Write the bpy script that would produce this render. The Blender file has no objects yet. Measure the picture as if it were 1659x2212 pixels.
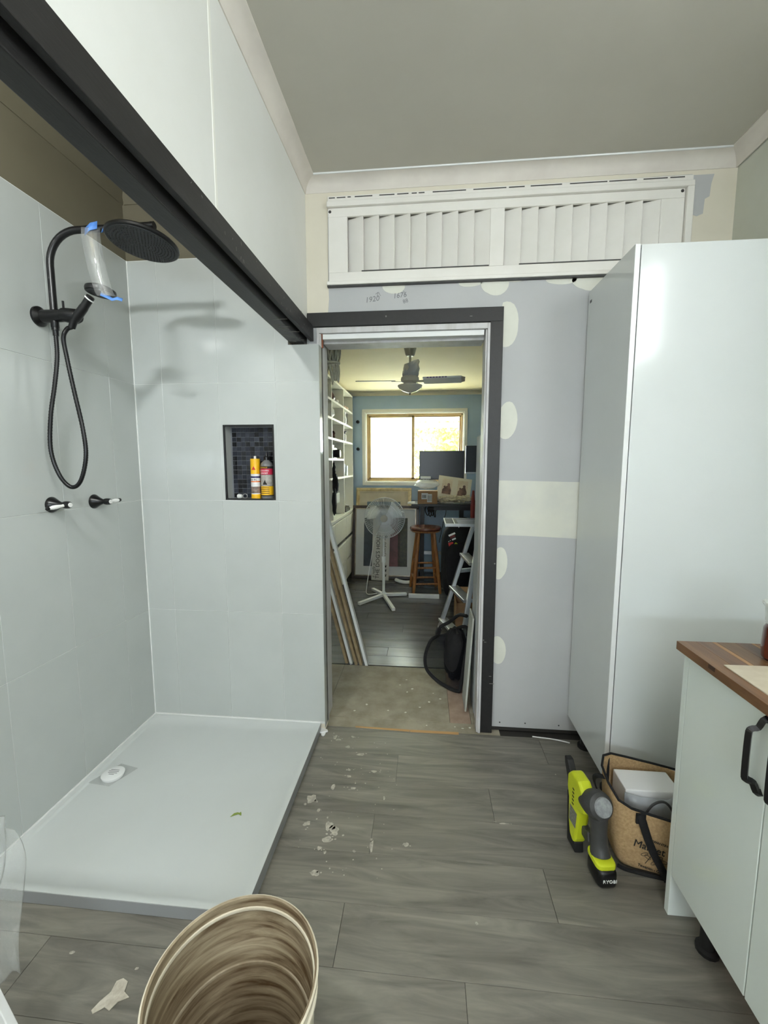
import bpy, bmesh, math, random
from mathutils import Vector, Matrix
from math import sin, cos, pi, radians, tan
random.seed(7)
C = bpy.context.scene
COL = C.collection

# ------------------------------------------------------------------ camera, sky, lamps, exposure
cam = bpy.data.cameras.new('camera'); co = bpy.data.objects.new('camera', cam); COL.objects.link(co)
cam.sensor_fit = 'VERTICAL'; cam.sensor_height = 36; cam.sensor_width = 27; cam.lens = 930.0*36/2212
cam.clip_start = .02; cam.clip_end = 200
pit, yaw, rol = radians(6.4885), radians(5.509), radians(-.0441)
fw = Vector((-sin(yaw)*cos(pit), cos(yaw)*cos(pit), -sin(pit))); rt0 = Vector((cos(yaw), sin(yaw), 0)); up0 = rt0.cross(fw)
rt = rt0*cos(rol)+up0*sin(rol); up = up0*cos(rol)-rt0*sin(rol)
m = Matrix((rt, up, -fw)).transposed().to_4x4(); m.translation = Vector((0, 0, 1.4034)); co.matrix_world = m
C.camera = co
w = bpy.data.worlds.new('sky'); C.world = w; w.use_nodes = True
bg = w.node_tree.nodes['Background']; bg.inputs[0].default_value = (.78, .90, 1, 1); bg.inputs[1].default_value = 30.0
def lamp(name, kind, loc, energy, color=(1, 1, 1), size=.1, rot=(0, 0, 0), sy=None):
    l = bpy.data.lights.new(name, kind); l.energy = energy; l.color = color
    if kind == 'AREA':
        l.size = size
        if sy: l.shape = 'RECTANGLE'; l.size_y = sy
    elif kind == 'SUN': l.angle = radians(.6)
    else: l.shadow_soft_size = size
    o = bpy.data.objects.new(name, l); COL.objects.link(o); o.location = loc; o.rotation_euler = rot
    return o
lamp('sun', 'SUN', (0, 12, 10), 64, (1, .93, .8), rot=(radians(27), radians(-12), 0))
lamp('shower_bay_bulb', 'POINT', (-1.00, .24, 2.47), 24, (.96, 1, 1.0), .025)
lamp('shower_bay_bulb', 'POINT', (-.93, .26, 2.47), 24, (.96, 1, 1.0), .025)
lamp('room_ceiling_lamp', 'AREA', (.35, -.55, 2.62), 7, (1, 1, 1), .45)
lamp('added_point_fill', 'POINT', (.3, -.9, 2.35), 11, (1, 1, 1), .08)  # added point fill behind the camera, no bulb known there
lamp('added_side_fill', 'AREA', (1.32, .2, 2.3), 19, (.93, .99, 1), .5, (0, radians(90), 0), 1.0)  # added fill for the bulkhead side; the right wall has no window
lamp('added_rear_fill', 'AREA', (.1, -1.55, 2.15), 7, (.90, .97, 1), 1.4, (radians(90), 0, 0), .8)  # added fill from behind the camera, not tied to a window
C.cycles.use_light_tree = False
C.view_settings.view_transform = 'Standard'; C.view_settings.look = 'None'; C.view_settings.gamma = 1
C.view_settings.use_curve_mapping = False; C.view_settings.exposure = 0.20

# ------------------------------------------------------------------ helpers
def S(r, g, b):
    f = lambda c: (c/255/12.92) if c/255 <= .04045 else ((c/255+.055)/1.055)**2.4
    return (f(r), f(g), f(b), 1)
def mat(name, c, c2=None, rough=.5, scale=6, stretch=(1, 1, 1), bump=0, bscale=None, metal=0, spec=.5, detail=4, lo=.35, hi=.65, rnd=False, coat=0, dist=0):
    mt = bpy.data.materials.new(name); mt.use_nodes = True; nt = mt.node_tree; b = nt.nodes['Principled BSDF']
    b.inputs['Base Color'].default_value = c; b.inputs['Roughness'].default_value = rough; b.inputs['Metallic'].default_value = metal
    b.inputs['Specular IOR Level'].default_value = spec; b.inputs['Coat Weight'].default_value = coat; b.inputs['Coat Roughness'].default_value = .15
    if c2 or bump:
        tc = nt.nodes.new('ShaderNodeTexCoord'); mp = nt.nodes.new('ShaderNodeMapping'); mp.inputs['Scale'].default_value = stretch
        nt.links.new(tc.outputs['Object'], mp.inputs['Vector'])
        if rnd:
            oi = nt.nodes.new('ShaderNodeObjectInfo'); mm = nt.nodes.new('ShaderNodeMath'); mm.operation = 'MULTIPLY'; mm.inputs[1].default_value = 37
            nt.links.new(oi.outputs['Random'], mm.inputs[0]); cx = nt.nodes.new('ShaderNodeCombineXYZ')
            for i in range(3): nt.links.new(mm.outputs[0], cx.inputs[i])
            nt.links.new(cx.outputs[0], mp.inputs['Location'])
    if c2:
        n = nt.nodes.new('ShaderNodeTexNoise'); n.inputs['Scale'].default_value = scale; n.inputs['Detail'].default_value = detail; n.inputs['Distortion'].default_value = dist; n.inputs['Roughness'].default_value = .6
        nt.links.new(mp.outputs[0], n.inputs['Vector'])
        r = nt.nodes.new('ShaderNodeValToRGB'); r.color_ramp.elements[0].position = lo; r.color_ramp.elements[1].position = hi
        r.color_ramp.elements[0].color = c; r.color_ramp.elements[1].color = c2
        nt.links.new(n.outputs[0], r.inputs[0])
        out = r.outputs[0]
        if rnd:
            hs = nt.nodes.new('ShaderNodeHueSaturation'); mr = nt.nodes.new('ShaderNodeMapRange'); mr.inputs[3].default_value = 1-rnd; mr.inputs[4].default_value = 1+rnd
            nt.links.new(oi.outputs['Random'], mr.inputs[0]); nt.links.new(mr.outputs[0], hs.inputs['Value']); nt.links.new(out, hs.inputs['Color']); out = hs.outputs[0]
        nt.links.new(out, b.inputs['Base Color'])
    if bump:
        n2 = nt.nodes.new('ShaderNodeTexNoise'); n2.inputs['Scale'].default_value = bscale or scale*6; n2.inputs['Detail'].default_value = 3
        nt.links.new(mp.outputs[0], n2.inputs['Vector'])
        bp = nt.nodes.new('ShaderNodeBump'); bp.inputs['Strength'].default_value = bump; bp.inputs['Distance'].default_value = .004
        nt.links.new(n2.outputs[0], bp.inputs['Height']); nt.links.new(bp.outputs[0], b.inputs['Normal'])
    return mt
def film(name, c, alpha, rough=.1, glossy=.25):
    mt = bpy.data.materials.new(name); mt.use_nodes = True; nt = mt.node_tree; nt.nodes.clear()
    o = nt.nodes.new('ShaderNodeOutputMaterial'); t = nt.nodes.new('ShaderNodeBsdfTransparent'); d = nt.nodes.new('ShaderNodeBsdfTranslucent'); d2 = nt.nodes.new('ShaderNodeBsdfDiffuse')
    g = nt.nodes.new('ShaderNodeBsdfGlossy'); d.inputs[0].default_value = c; d2.inputs[0].default_value = c; g.inputs['Roughness'].default_value = rough
    a = nt.nodes.new('ShaderNodeMixShader'); a.inputs[0].default_value = .5; nt.links.new(d.outputs[0], a.inputs[1]); nt.links.new(d2.outputs[0], a.inputs[2])
    m1 = nt.nodes.new('ShaderNodeMixShader'); m1.inputs[0].default_value = alpha; nt.links.new(t.outputs[0], m1.inputs[1]); nt.links.new(a.outputs[0], m1.inputs[2])
    lw = nt.nodes.new('ShaderNodeLayerWeight'); lw.inputs[0].default_value = .5; pw_ = nt.nodes.new('ShaderNodeMath'); pw_.operation = 'POWER'; pw_.inputs[1].default_value = 4
    nt.links.new(lw.outputs['Facing'], pw_.inputs[0]); ml = nt.nodes.new('ShaderNodeMath'); ml.operation = 'MULTIPLY_ADD'; ml.inputs[1].default_value = .5; ml.inputs[2].default_value = .12*glossy*2
    nt.links.new(pw_.outputs[0], ml.inputs[0]); m2 = nt.nodes.new('ShaderNodeMixShader'); nt.links.new(ml.outputs[0], m2.inputs[0]); nt.links.new(m1.outputs[0], m2.inputs[1]); nt.links.new(g.outputs[0], m2.inputs[2])
    nt.links.new(m2.outputs[0], o.inputs[0]); return mt

class MB:
    def __init__(s, T=None): s.v = []; s.f = []; s.T = T or Matrix()
    def add(s, vs, fs):
        k = len(s.v); s.v += [s.T @ Vector(p) for p in vs]; s.f += [[i+k for i in f] for f in fs]; return s
    def box(s, x0, x1, y0, y1, z0, z1, R=None):
        vs = [(x, y, z) for z in (z0, z1) for y in (y0, y1) for x in (x0, x1)]
        if R: vs = [R @ Vector(p) for p in vs]
        return s.add(vs, [(0, 2, 3, 1), (4, 5, 7, 6), (0, 1, 5, 4), (2, 6, 7, 3), (0, 4, 6, 2), (1, 3, 7, 5)])
    def bar(s, a, b, wd, th, upv=(0, 0, 1)):
        a, b = Vector(a), Vector(b); d = (b-a); L = d.length; d.normalize(); u = Vector(upv); sd = d.cross(u)
        if sd.length < 1e-4: sd = d.cross(Vector((1, 0, 0)))
        sd.normalize(); u = sd.cross(d)
        vs = []
        for q in (a, b):
            for i, j in ((-1, -1), (1, -1), (1, 1), (-1, 1)): vs.append(q+sd*(i*wd/2)+u*(j*th/2))
        return s.add(vs, [(0, 1, 2, 3), (7, 6, 5, 4), (0, 4, 5, 1), (1, 5, 6, 2), (2, 6, 7, 3), (3, 7, 4, 0)])
    def tube(s, pts, r, n=10, cap=True, closed=False):
        P = [Vector(p) for p in pts]; N = len(P); rr = r if isinstance(r, (list, tuple)) else [r]*N
        vs = []; prev = None
        for i in range(N):
            t = (P[(i+1) % N if closed else min(i+1, N-1)]-P[(i-1) % N if closed else max(i-1, 0)]).normalized()
            if prev is None: prev = Vector((0, 0, 1)).cross(t) if abs(t.z) < .9 else Vector((1, 0, 0)).cross(t)
            nn = prev-t*prev.dot(t)
            if nn.length < 1e-6: nn = Vector((0, 1, 0)).cross(t)
            nn.normalize(); bb = t.cross(nn); prev = nn
            for k in range(n): a = 2*pi*k/n; vs.append(P[i]+(nn*cos(a)+bb*sin(a))*rr[i])
        fs = []
        for i in range(N if closed else N-1):
            for k in range(n): j = (i+1) % N; fs.append((i*n+k, i*n+(k+1) % n, j*n+(k+1) % n, j*n+k))
        if cap and not closed: fs += [tuple(range(n))[::-1], tuple(range((N-1)*n, N*n))]
        return s.add(vs, fs)
    def lathe(s, prof, c=(0, 0, 0), axis=(0, 0, 1), n=24, cap=(1, 1)):
        ax = Vector(axis).normalized(); u = ax.orthogonal().normalized(); v = ax.cross(u); c = Vector(c)
        vs = []
        for r, h in prof:
            for k in range(n): a = 2*pi*k/n; vs.append(c+ax*h+(u*cos(a)+v*sin(a))*max(r, 1e-4))
        fs = [(i*n+k, i*n+(k+1) % n, (i+1)*n+(k+1) % n, (i+1)*n+k) for i in range(len(prof)-1) for k in range(n)]
        if prof[0] != prof[-1]:
            if cap[0]: fs.append(tuple(range(n))[::-1])
            if cap[1]: fs.append(tuple(range((len(prof)-1)*n, len(prof)*n)))
        return s.add(vs, fs)
    def prism(s, poly, e, o=(0, 0, 0), U=(1, 0, 0), V=(0, 0, 1)):
        o, U, V, e = Vector(o), Vector(U), Vector(V), Vector(e); n = len(poly)
        vs = [o+U*a+V*b for a, b in poly]+[o+U*a+V*b+e for a, b in poly]
        return s.add(vs, [tuple(range(n)), tuple(range(n, 2*n))[::-1]]+[(i, i+n, (i+1) % n+n, (i+1) % n) for i in range(n)])
    def blob(s, c, r, e=1, n=14, m=10, jit=0, R=None, seed=1):
        rnd = random.Random(seed); vs = []; sp = lambda t: math.copysign(abs(t)**e, t)
        for i in range(m+1):
            ph = -pi/2+pi*i/m
            for k in range(n):
                a = 2*pi*k/n; j = 1+(rnd.uniform(-jit, jit) if 0 < i < m else 0)
                p = Vector((sp(cos(ph))*sp(cos(a))*r[0]*j, sp(cos(ph))*sp(sin(a))*r[1]*j, sp(sin(ph))*r[2]*j))
                if R: p = R @ p
                vs.append(p+Vector(c))
        return s.add(vs, [(i*n+k, i*n+(k+1) % n, (i+1)*n+(k+1) % n, (i+1)*n+k) for i in range(m) for k in range(n)])
    def build(s, name, material, parent=None, bev=0, smooth=False, ang=35, loc=None, solid=0, sub=0, seg=2):
        off = Vector(loc) if loc is not None else (Vector(parent['_o']) if parent and '_o' in parent else Vector())
        me = bpy.data.meshes.new(name); me.from_pydata([p-off for p in s.v], [], s.f); me.update()
        bm = bmesh.new(); bm.from_mesh(me); bmesh.ops.remove_doubles(bm, verts=bm.verts, dist=1e-6); bmesh.ops.recalc_face_normals(bm, faces=bm.faces); bm.to_mesh(me); bm.free()
        if material: me.materials.append(material)
        if smooth:
            me.polygons.foreach_set('use_smooth', [True]*len(me.polygons)); me.set_sharp_from_angle(angle=radians(ang))
        o = bpy.data.objects.new(name, me); COL.objects.link(o)
        if parent: o.parent = parent
        else: o.location = off
        o['_o'] = tuple(off)
        if bev:
            b = o.modifiers.new('b', 'BEVEL'); b.width = bev; b.segments = seg; b.limit_method = 'ANGLE'; b.angle_limit = radians(40)
        if solid: q = o.modifiers.new('s', 'SOLIDIFY'); q.thickness = solid; q.offset = 0
        if sub: q = o.modifiers.new('u', 'SUBSURF'); q.levels = sub; q.render_levels = sub
        return o
def B(*a, R=None): return MB().box(*a, R=R)
def thing(name, label, cat, loc=(0, 0, 0), group=None):
    o = bpy.data.objects.new(name, None); COL.objects.link(o); o.location = loc; o['_o'] = tuple(loc); o.empty_display_size = .05
    o['label'] = label; o['category'] = cat
    if group: o['group'] = group
    return o
def tag(o, label, cat, group=None, kind=None):
    o['label'] = label; o['category'] = cat
    if group: o['group'] = group
    if kind: o['kind'] = kind
    return o
def struct(name, loc=(0, 0, 0), label=None):
    o = bpy.data.objects.new(name, None); COL.objects.link(o); o.location = loc; o['_o'] = tuple(loc); o['kind'] = 'structure'; o.empty_display_size = .05
    if label: o['label'] = label
    return o
def text(body, size, o, U, V, material, parent, name='lettering', depth=.0006, align='LEFT', shear=0):
    cu = bpy.data.curves.new(name, 'FONT'); cu.body = body; cu.size = size; cu.extrude = depth; cu.align_x = align; cu.shear = shear; cu.resolution_u = 2
    tmp = bpy.data.objects.new('tmp', cu); COL.objects.link(tmp); dg = bpy.context.evaluated_depsgraph_get()
    me = bpy.data.meshes.new_from_object(tmp.evaluated_get(dg)); bpy.data.objects.remove(tmp)
    U = Vector(U).normalized(); V = Vector(V).normalized(); N = U.cross(V); off = Vector(parent['_o'])
    M = Matrix((U, V, N)).transposed().to_4x4(); M.translation = Vector(o)-off; me.transform(M)
    me.materials.clear(); me.materials.append(material)
    ob = bpy.data.objects.new(name, me); COL.objects.link(ob); ob.parent = parent; ob['_o'] = tuple(off); return ob
def spline(P, n=8):
    P = [Vector(p) for p in P]; Q = [P[0]*2-P[1]]+P+[P[-1]*2-P[-2]]; out = []
    for i in range(1, len(Q)-2):
        a, b, c, d = Q[i-1:i+3]
        for k in range(n):
            t = k/n; out.append(.5*((2*b)+(c-a)*t+(2*a-5*b+4*c-d)*t*t+(3*b-3*c+d-a)*t**3))
    return out+[P[-1]]
def ribbon(pts, wv, name, material, parent, solid=.002, loc=None):
    mb = MB(); P = [Vector(p) for p in pts]; wv = Vector(wv)/2
    vs = [q for p in P for q in (p-wv, p+wv)]
    mb.add(vs, [(2*i, 2*i+1, 2*i+3, 2*i+2) for i in range(len(P)-1)])
    return mb.build(name, material, parent, solid=solid, smooth=True, loc=loc)
def blot(mb, c, U, V, r, n=14, th=.001, jit=.35, rnd=random):
    c, U, V = Vector(c), Vector(U), Vector(V); N = U.cross(V).normalized(); pts = []
    f = [rnd.uniform(1-jit, 1+jit) for _ in range(n)]
    f = [(f[i]+f[(i+1) % n])/2 for i in range(n)]
    for k in range(n): a = 2*pi*k/n; pts.append(c+U*(r[0]*f[k]*cos(a))+V*(r[1]*f[k]*sin(a)))
    top = [p+N*th for p in pts]; mb.add(pts+top, [tuple(range(n, 2*n))]+[(i, (i+1) % n, (i+1) % n+n, i+n) for i in range(n)])

# ------------------------------------------------------------------ materials
tile_m = mat('shower tile glaze', S(186, 190, 187), S(182, 186, 183), rough=.11, scale=3, spec=.5, bump=.012, bscale=14, rnd=.006)
grout_m = mat('white grout', S(214, 216, 213), rough=.7)
cream_m = mat('cream wall paint', S(226, 219, 202), S(221, 214, 196), rough=.6, scale=4, bump=.05, bscale=90)
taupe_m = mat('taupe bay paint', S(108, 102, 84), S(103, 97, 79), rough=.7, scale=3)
white_wall = mat('white wall sheet', S(226, 227, 222), S(230, 231, 227), rough=.45, scale=3, bump=.03, bscale=60)
ceil_m = mat('ceiling paint', S(192, 188, 176), S(188, 184, 172), rough=.7, scale=3, bump=.05, bscale=120)
cornice_m = mat('primed cornice', S(224, 218, 208), S(214, 207, 198), rough=.65, scale=5, bump=.04, bscale=60)
board_m = mat('grey plasterboard', S(190, 190, 190), S(185, 186, 186), rough=.7, scale=3, bump=.04, bscale=160)
putty_m = mat('joint compound', S(226, 226, 214), S(219, 219, 207), rough=.7, scale=7)
black_m = mat('black timber paint', S(33, 32, 32), S(27, 27, 27), rough=.45, scale=8, stretch=(6, 1, 6), bump=.12, bscale=30)
black_w = mat('scuffed black paint', S(27, 26, 26), S(40, 39, 38), rough=.5, scale=9, stretch=(5, 1, 5), bump=.15, bscale=40, lo=.5, hi=.8)
scuff_m = mat('pale scuff', S(122, 120, 116), rough=.8)
jamb_m = mat('old white jamb paint', S(206, 205, 206), S(188, 186, 184), rough=.5, scale=9, stretch=(2, 2, .5), bump=.12, bscale=30)
redwood_m = mat('raw red timber', S(150, 84, 50), S(108, 58, 34), rough=.7, scale=14, stretch=(4, 4, 1))
plank_m = mat('grey oak vinyl', S(88, 85, 78), S(142, 138, 127), rough=.42, scale=5, stretch=(.55, 4.2, 3), bump=.08, bscale=24, rnd=.05, detail=12, lo=.27, hi=.75, dist=.9)
plank2_m = mat('grey oak vinyl gloss', S(72, 71, 70), S(98, 97, 96), rough=.22, spec=.38, scale=5, stretch=(.4, 4, 3), bump=.06, bscale=20, rnd=.07, detail=7, lo=.3, hi=.72)
sub_m = mat('dark underlay', S(52, 50, 47), rough=.8)
chip_m = mat('particleboard', S(170, 163, 145), S(146, 139, 120), rough=.8, scale=9, bump=.15, bscale=120, detail=8)
chip2_m = mat('reddish particleboard', S(176, 154, 136), S(156, 134, 118), rough=.8, scale=14, bump=.15, bscale=120, detail=8)
pine_m = mat('raw pine', S(204, 164, 112), S(176, 134, 86), rough=.7, scale=8, stretch=(.4, 5, 5))
tray_m = mat('white acrylic', S(202, 206, 204), S(199, 203, 201), rough=.3, scale=3, bump=.03, bscale=220)
trayside_m = mat('grey tray edge and shade', S(146, 148, 149), rough=.35)  # grey is the edge trim; on the front it stands in for shade
mblack = mat('matt black metal', S(14, 14, 16), rough=.3, metal=.0, spec=.4)
rubber_m = mat('black rubber', S(26, 26, 27), S(20, 20, 21), rough=.6, scale=20)
grill_m = mat('dark grey silicone', S(46, 48, 50), rough=.55)
chrome_m = mat('chrome', S(210, 212, 214), rough=.08, metal=1)
porc_m = mat('white porcelain', S(238, 238, 236), rough=.12)
gloss_w = mat('gloss white laminate', S(218, 222, 221), S(215, 219, 218), rough=.16, scale=2, coat=.4)
gloss_e = mat('white edge band', S(232, 234, 233), rough=.25)
grey_lam = mat('pale grey laminate', S(234, 242, 238), S(231, 239, 235), rough=.22, scale=2, coat=.3)
vent_m = mat('white vent paint', S(238, 235, 228), S(233, 230, 222), rough=.5, scale=6, bump=.05, bscale=40)
plast_clear = film('clear plastic film', (.9, .92, .92, 1), .10, .06, .45)
plast_haze = film('hazy plastic film', (.9, .92, .93, 1), .38, .12, .4)
blue_tape = mat('blue masking tape', S(88, 138, 206), S(70, 118, 190), rough=.6, scale=20)
wht = mat('white plastic', S(232, 233, 231), rough=.35)
greyp = mat('dark grey plastic', S(66, 66, 66), S(58, 58, 58), rough=.5, scale=30, bump=.1, bscale=140)
lime_m = mat('lime plastic', S(208, 218, 44), S(196, 206, 36), rough=.4, scale=8)
jute_m = mat('tan jute weave', S(190, 160, 118), S(168, 138, 98), rough=.85, scale=120, bump=.4, bscale=260)
ink_m = mat('black ink', S(34, 32, 30), rough=.8)
pencil_m = mat('pencil', S(128, 128, 130), rough=.9)
silver_m = mat('silver foam wrap', S(178, 182, 186), S(142, 146, 150), rough=.35, scale=10, bump=.5, bscale=18)
foam_m = mat('white foam', S(240, 240, 240), rough=.8)
bucket_o = mat('cream bucket plastic', S(220, 212, 192), S(196, 186, 164), rough=.5, scale=9, stretch=(1, 1, 3))
stave_ms = [mat('acacia stave tone', S(*c), S(*d), rough=.35, scale=7, stretch=(8, .7, 4), detail=7) for c, d in (((132, 96, 64), (104, 72, 46)), ((116, 84, 60), (92, 64, 46)), ((122, 92, 62), (98, 70, 46)), ((178, 134, 84), (150, 108, 64)))]
paper_m = mat('beige card', S(206, 196, 176), S(198, 187, 166), rough=.8, scale=30)
blue_m = mat('blue wall paint', S(168, 190, 212), S(162, 184, 207), rough=.6, scale=3)
shelfw = mat('white shelf laminate', S(236, 234, 224), S(230, 228, 218), rough=.4, scale=4)
alu_b = mat('bronze aluminium', S(176, 150, 104), S(160, 134, 90), rough=.35, metal=.3, scale=10)
alu = mat('brushed aluminium', S(196, 198, 200), S(170, 172, 174), rough=.3, metal=.85, scale=10, stretch=(1, 1, .3))
winw = mat('white window paint', S(232, 230, 222), rough=.45)
stoolw = mat('turned honey timber', S(168, 112, 60), S(132, 82, 42), rough=.35, scale=8, stretch=(6, 6, .8))
stools = mat('dark stained seat', S(104, 62, 42), S(78, 44, 30), rough=.25, scale=6, stretch=(1, 7, 3))
fabric_b = mat('black fabric', S(22, 22, 24), S(15, 15, 17), rough=.85, scale=30, bump=.3, bscale=80)
desk_b = mat('black desk laminate', S(26, 26, 28), rough=.4)
scr_m = mat('dark screen', S(26, 27, 32), rough=.3, spec=.6)
card_m = mat('corrugated cardboard', S(156, 122, 88), S(142, 108, 76), rough=.8, scale=12)
mdf_m = mat('raw mdf edge', S(166, 146, 112), S(146, 126, 94), rough=.8, scale=20)
goldf = mat('champagne frame', S(196, 178, 134), S(156, 138, 98), rough=.35, metal=.4, scale=16)
darkf = mat('walnut frame', S(58, 38, 30), S(38, 25, 20), rough=.35, scale=10)
champ = mat('silver frame slip', S(170, 158, 140), S(120, 108, 94), rough=.3, metal=.5, scale=8)
matw = mat('white mat board', S(206, 208, 210), rough=.7)
maroon = mat('maroon', S(116, 34, 34), rough=.5)
red_m = mat('red', S(200, 44, 44), rough=.5)
brown_d = mat('dark brown glaze', S(70, 36, 28), rough=.3)
leafg = mat('leaf', S(120, 140, 60), S(150, 165, 80), rough=.6, scale=12)

# ------------------------------------------------------------------ FLOORS
fl = struct('floor_front', (0, 0, 0), 'grey oak vinyl plank floor')
B(-1.52, 1.42, -1.6, 2.135, -.06, -.0035).build('underlay', sub_m, fl)
ends = {0: [.587, -.63], 1: [-.118, 1.1], 2: [.285, -.93], 3: [-.19, 1.03], 4: [.42, -.8], 5: [-.245, .97], 6: [.12, -1.1], 7: [-.5, .72]}
y = 2.115
rows = []
rows.append((2.117, 2.133, [-.2]))
for k in range(20):
    rows.append((y-.18, y, ends[k % 8])); y -= .18
for (y0, y1, es) in rows:
    xs = sorted([-1.46, 1.36]+es)
    for a, b in zip(xs, xs[1:]):
        B(a+.0006, b-.0006, y0+.0005, y1-.0005, -.003, random.uniform(-.0002, .0002)).build('plank', plank_m, fl, bev=.0004, seg=1)
fh = struct('floor_hall', (0, 0, 0), 'bare particleboard subfloor strip behind the doorway')
B(-1.3, 1.7, 2.133, 2.86, -.06, -.012).build('underlay', sub_m, fh)
B(-.55, .145, 2.228, 2.845, -.012, -.003).build('subfloor_panel', chip_m, fh, bev=.001)
B(.147, .26, 2.228, 2.845, -.012, -.004).build('subfloor_panel', chip2_m, fh, bev=.001)
B(.262, .70, 2.228, 2.845, -.012, -.003).build('subfloor_panel', chip_m, fh, bev=.001)
B(-1.2, -.552, 2.228, 2.845, -.012, -.003).build('subfloor_panel', chip_m, fh, bev=.001)
B(-.55, .40, 2.134, 2.226, -.012, -.004).build('subfloor_strip', chip_m, fh, bev=.001)
MB().prism([(-.36, 2.132), (-.07, 2.121), (-.07, 2.138), (-.36, 2.142)], (0, 0, .004), (0, 0, -.003), (1, 0, 0), (0, 1, 0)).build('timber_sliver', pine_m, fh)
MB().prism([(-.068, 2.119), (.185, 2.120), (.185, 2.140), (-.068, 2.138)], (0, 0, .004), (0, 0, -.003), (1, 0, 0), (0, 1, 0)).build('timber_sliver', pine_m, fh)
fb = struct('floor_back', (0, 0, 0), 'glossy grey plank floor of the far room')
B(-1.3, 1.7, 2.86, 5.55, -.06, -.0035).build('underlay', sub_m, fb)
y = 2.85; k = 0
while y < 5.5:
    s0 = (k*.43) % 1.2-1.9; x = s0
    while x < 1.65:
        a, b = max(x, -1.25), min(x+1.2, 1.65)
        if b-a > .05: B(a+.0008, b-.0008, y+.0006, y+.1494, -.003, random.uniform(-.0003, .0003)).build('plank', plank2_m, fb, bev=.0008, seg=1)
        x += 1.2
    y += .15; k += 1

# ------------------------------------------------------------------ WALLS AND CEILINGS OF THE FRONT ROOM
H = 2.736; YW = 2.171; XL = -1.456; YE = 2.084
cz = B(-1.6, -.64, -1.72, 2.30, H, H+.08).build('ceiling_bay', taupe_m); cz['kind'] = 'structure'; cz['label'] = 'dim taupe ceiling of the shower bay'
ce = B(-.64, 1.5, -1.72, 2.30, H, H+.08).build('ceiling_front', ceil_m); ce['kind'] = 'structure'; ce['label'] = 'plain warm grey ceiling of the front room'
def cornice(name, a, b, n1, s, material, label):
    # coved moulding running from a to b at the wall top, n1 = horizontal direction into the room
    st = struct(name, a, label); a, b, n1 = Vector(a), Vector(b), Vector(n1)
    prof = [(0, 0), (0, -s), (.004, -s)]+[(s-(s-.006)*cos(t*pi/16), -s+(s-.006)*sin(t*pi/16)) for t in range(1, 8)]+[(s, -.004), (s, 0)]
    MB().prism(prof, b-a, a, n1, (0, 0, 1)).build('cornice', material, st, smooth=True, ang=30)
    return st
cornice('trim_1', (-.62, YW, H), (1.34, YW, H), (0, -1, 0), .056, cornice_m, 'coved cornice over the louvre vent')
cornice('trim_2', (-.5875, -1.6, H), (-.5875, YW, H), (1, 0, 0), .056, cornice_m, 'coved cornice along the bulkhead')
cornice('trim_3', (1.335, -1.6, H), (1.335, YW, H), (-1, 0, 0), .056, cornice_m, 'coved cornice above the tall cabinet')
cornice('trim_4', (XL-.01, -1.6, H), (XL-.01, YE+.01, H), (1, 0, 0), .10, taupe_m, 'cornice inside the shower bay on the tap side')
cornice('trim_5', (XL, YE+.01, H), (-.66, YE+.01, H), (0, -1, 0), .10, taupe_m, 'cornice inside the shower bay above the niche wall')

# left wall with its tiles
wl = struct('wall_left', (XL, 0, 0), 'white tiled shower wall carrying taps and shower rail')
B(-1.56, XL-.010, -1.6, 2.3, 0, 2.376).build('wall_panel', cream_m, wl)
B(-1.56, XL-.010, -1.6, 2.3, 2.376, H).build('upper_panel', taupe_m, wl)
B(XL-.010, XL-.0016, -.1, YE+.01, .04, 2.378).build('grout_bed', grout_m, wl)
zs = [.052, .635, 1.215, 1.795, 2.376]; ys = [YE, 1.907, 1.603, 1.301, 1.0, .70, .40, .10, -.1]
for z0, z1 in zip(zs, zs[1:]):
    for y1, y0 in zip(ys, ys[1:]):
        B(XL-.009, XL, y0+.0009, y1-.0009, z0+.0009, z1-.0009).build('tile', tile_m, wl, bev=.0008, seg=1)
# end wall with niche
we = struct('wall_end', (-1, YE, 0), 'white tiled shower wall with the black mosaic niche')
NX0, NX1, NZ0, NZ1 = -1.004, -.744, 1.219, 1.592
XR_ = -.5135
def end_boxes(x0, x1, z0, z1):
    return [(x0, NX0, z0, z1), (NX1, x1, z0, z1), (NX0, NX1, z0, NZ0), (NX0, NX1, NZ1, z1)]
mb = MB()
for a in end_boxes(-1.47, XR_+.0, 0, 1.958): mb.box(a[0], a[1], YE+.010, YW-.012, a[2], a[3])
mb.box(NX0-.01, NX1+.01, YE+.078, YW-.010, NZ0-.01, NZ1+.01)
mb.build('wall_panel', cream_m, we)
B(-1.47, -.66, YE+.010, YW-.012, 1.958, 2.376).build('wall_panel', cream_m, we)
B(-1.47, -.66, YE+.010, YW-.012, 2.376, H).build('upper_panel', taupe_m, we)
mb = MB()
for a in end_boxes(-1.456, XR_-.002, .04, 1.964): mb.box(a[0], a[1], YE+.0016, YE+.010, a[2], a[3])
mb.box(-1.456, -.662, YE+.0016, YE+.010, 1.964, 2.378); mb.build('grout_bed', grout_m, we)
xs = [XL, -1.310, -1.020, -.729, XR_]
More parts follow.
